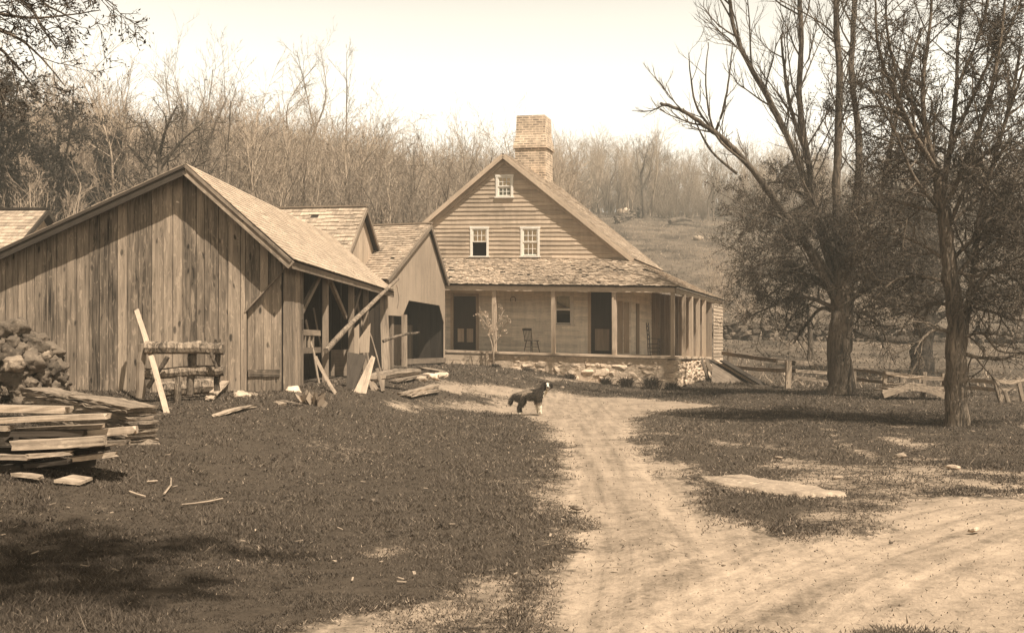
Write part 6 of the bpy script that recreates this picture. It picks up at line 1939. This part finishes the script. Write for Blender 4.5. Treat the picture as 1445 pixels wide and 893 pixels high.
# ------------------------------------------------------------------ light, air, camera
AZ, EL = R(38), R(57)
to_sun = Vector((math.sin(AZ) * math.cos(EL), -math.cos(AZ) * math.cos(EL), math.sin(EL)))
sl = bpy.data.lights.new('sun', 'SUN'); sl.energy = 5.0; sl.angle = R(.5); sl.color = (1, .955, .875)
so = bpy.data.objects.new('sun', sl); COL.objects.link(so); so.rotation_euler = to_sun.to_track_quat('Z', 'Y').to_euler(); so.location = (20, -30, 40)

w = bpy.data.worlds.new('World'); SC.world = w; w.use_nodes = True
nt = w.node_tree; nt.nodes.clear()
out = nt.nodes.new('ShaderNodeOutputWorld'); bg = nt.nodes.new('ShaderNodeBackground'); sky = nt.nodes.new('ShaderNodeTexSky')
sky.sky_type = 'NISHITA'; sky.sun_disc = False; sky.sun_elevation = EL; sky.sun_rotation = math.atan2(to_sun.x, to_sun.y); sky.dust_density = 4; sky.air_density = 1.2; sky.altitude = 100
bw = nt.nodes.new('ShaderNodeRGBToBW'); sc = nt.nodes.new('ShaderNodeVectorMath'); sc.operation = 'SCALE'; sc.inputs[0].default_value = (1.05, 1.0, .88)
nt.links.new(sky.outputs[0], bw.inputs[0]); tc = nt.nodes.new('ShaderNodeTexCoord'); sx = nt.nodes.new('ShaderNodeSeparateXYZ'); nt.links.new(tc.outputs['Generated'], sx.inputs[0])
mr = nt.nodes.new('ShaderNodeMapRange'); mr.interpolation_type = 'SMOOTHSTEP'; nt.links.new(sx.outputs['Z'], mr.inputs[0])
mr.inputs[1].default_value = .15; mr.inputs[2].default_value = .52; mr.inputs[3].default_value = 2.5; mr.inputs[4].default_value = .10    # bright hazy horizon, darker zenith
ml = nt.nodes.new('ShaderNodeMath'); ml.operation = 'MULTIPLY'; nt.links.new(bw.outputs[0], ml.inputs[0]); nt.links.new(mr.outputs[0], ml.inputs[1])
nt.links.new(ml.outputs[0], sc.inputs['Scale']); nt.links.new(sc.outputs[0], bg.inputs[0]); nt.links.new(bg.outputs[0], out.inputs[0])
bg.inputs[1].default_value = .10

def haze():
    mb = MB()
    x0, x1, y0, y1, z0, z1 = -262, 262, -72, 352, -1.6, 52
    v = [(x0, y0, z0), (x1, y0, z0), (x1, y1, z0), (x0, y1, z0), (x0, y0, z1), (x1, y0, z1), (x1, y1, z1), (x0, y1, z1)]
    mb.add(v, [(3, 2, 1, 0), (4, 5, 6, 7), (0, 1, 5, 4), (1, 2, 6, 5), (2, 3, 7, 6), (3, 0, 4, 7)], .5)
    m = bpy.data.materials.new('haze_air'); m.use_nodes = True; t = m.node_tree; t.nodes.clear()
    o = t.nodes.new('ShaderNodeOutputMaterial'); p = t.nodes.new('ShaderNodeVolumePrincipled')
    p.inputs['Color'].default_value = (1, .92, .76, 1); p.inputs['Density'].default_value = .0014; p.inputs['Anisotropy'].default_value = .15
    t.links.new(p.outputs[0], o.inputs['Volume'])
    tag(mb.build('haze', m), kind='stuff')
haze()

cd = bpy.data.cameras.new('camera'); co = bpy.data.objects.new('camera', cd); COL.objects.link(co)
cd.sensor_width = 36; cd.lens = F / 1445 * 36; cd.clip_end = 2000; cd.clip_start = .1
cd.shift_y = (HY - 446.5) / 1445
co.location = (0, 0, EYE); co.rotation_euler = (R(90), 0, 0)
SC.camera = co
SC.view_settings.view_transform = 'Standard'; SC.view_settings.look = 'None'; SC.view_settings.gamma = 1; SC.view_settings.exposure = 1.05
SC.cycles.max_bounces = 6; SC.cycles.volume_bounces = 0; SC.cycles.transparent_max_bounces = 12
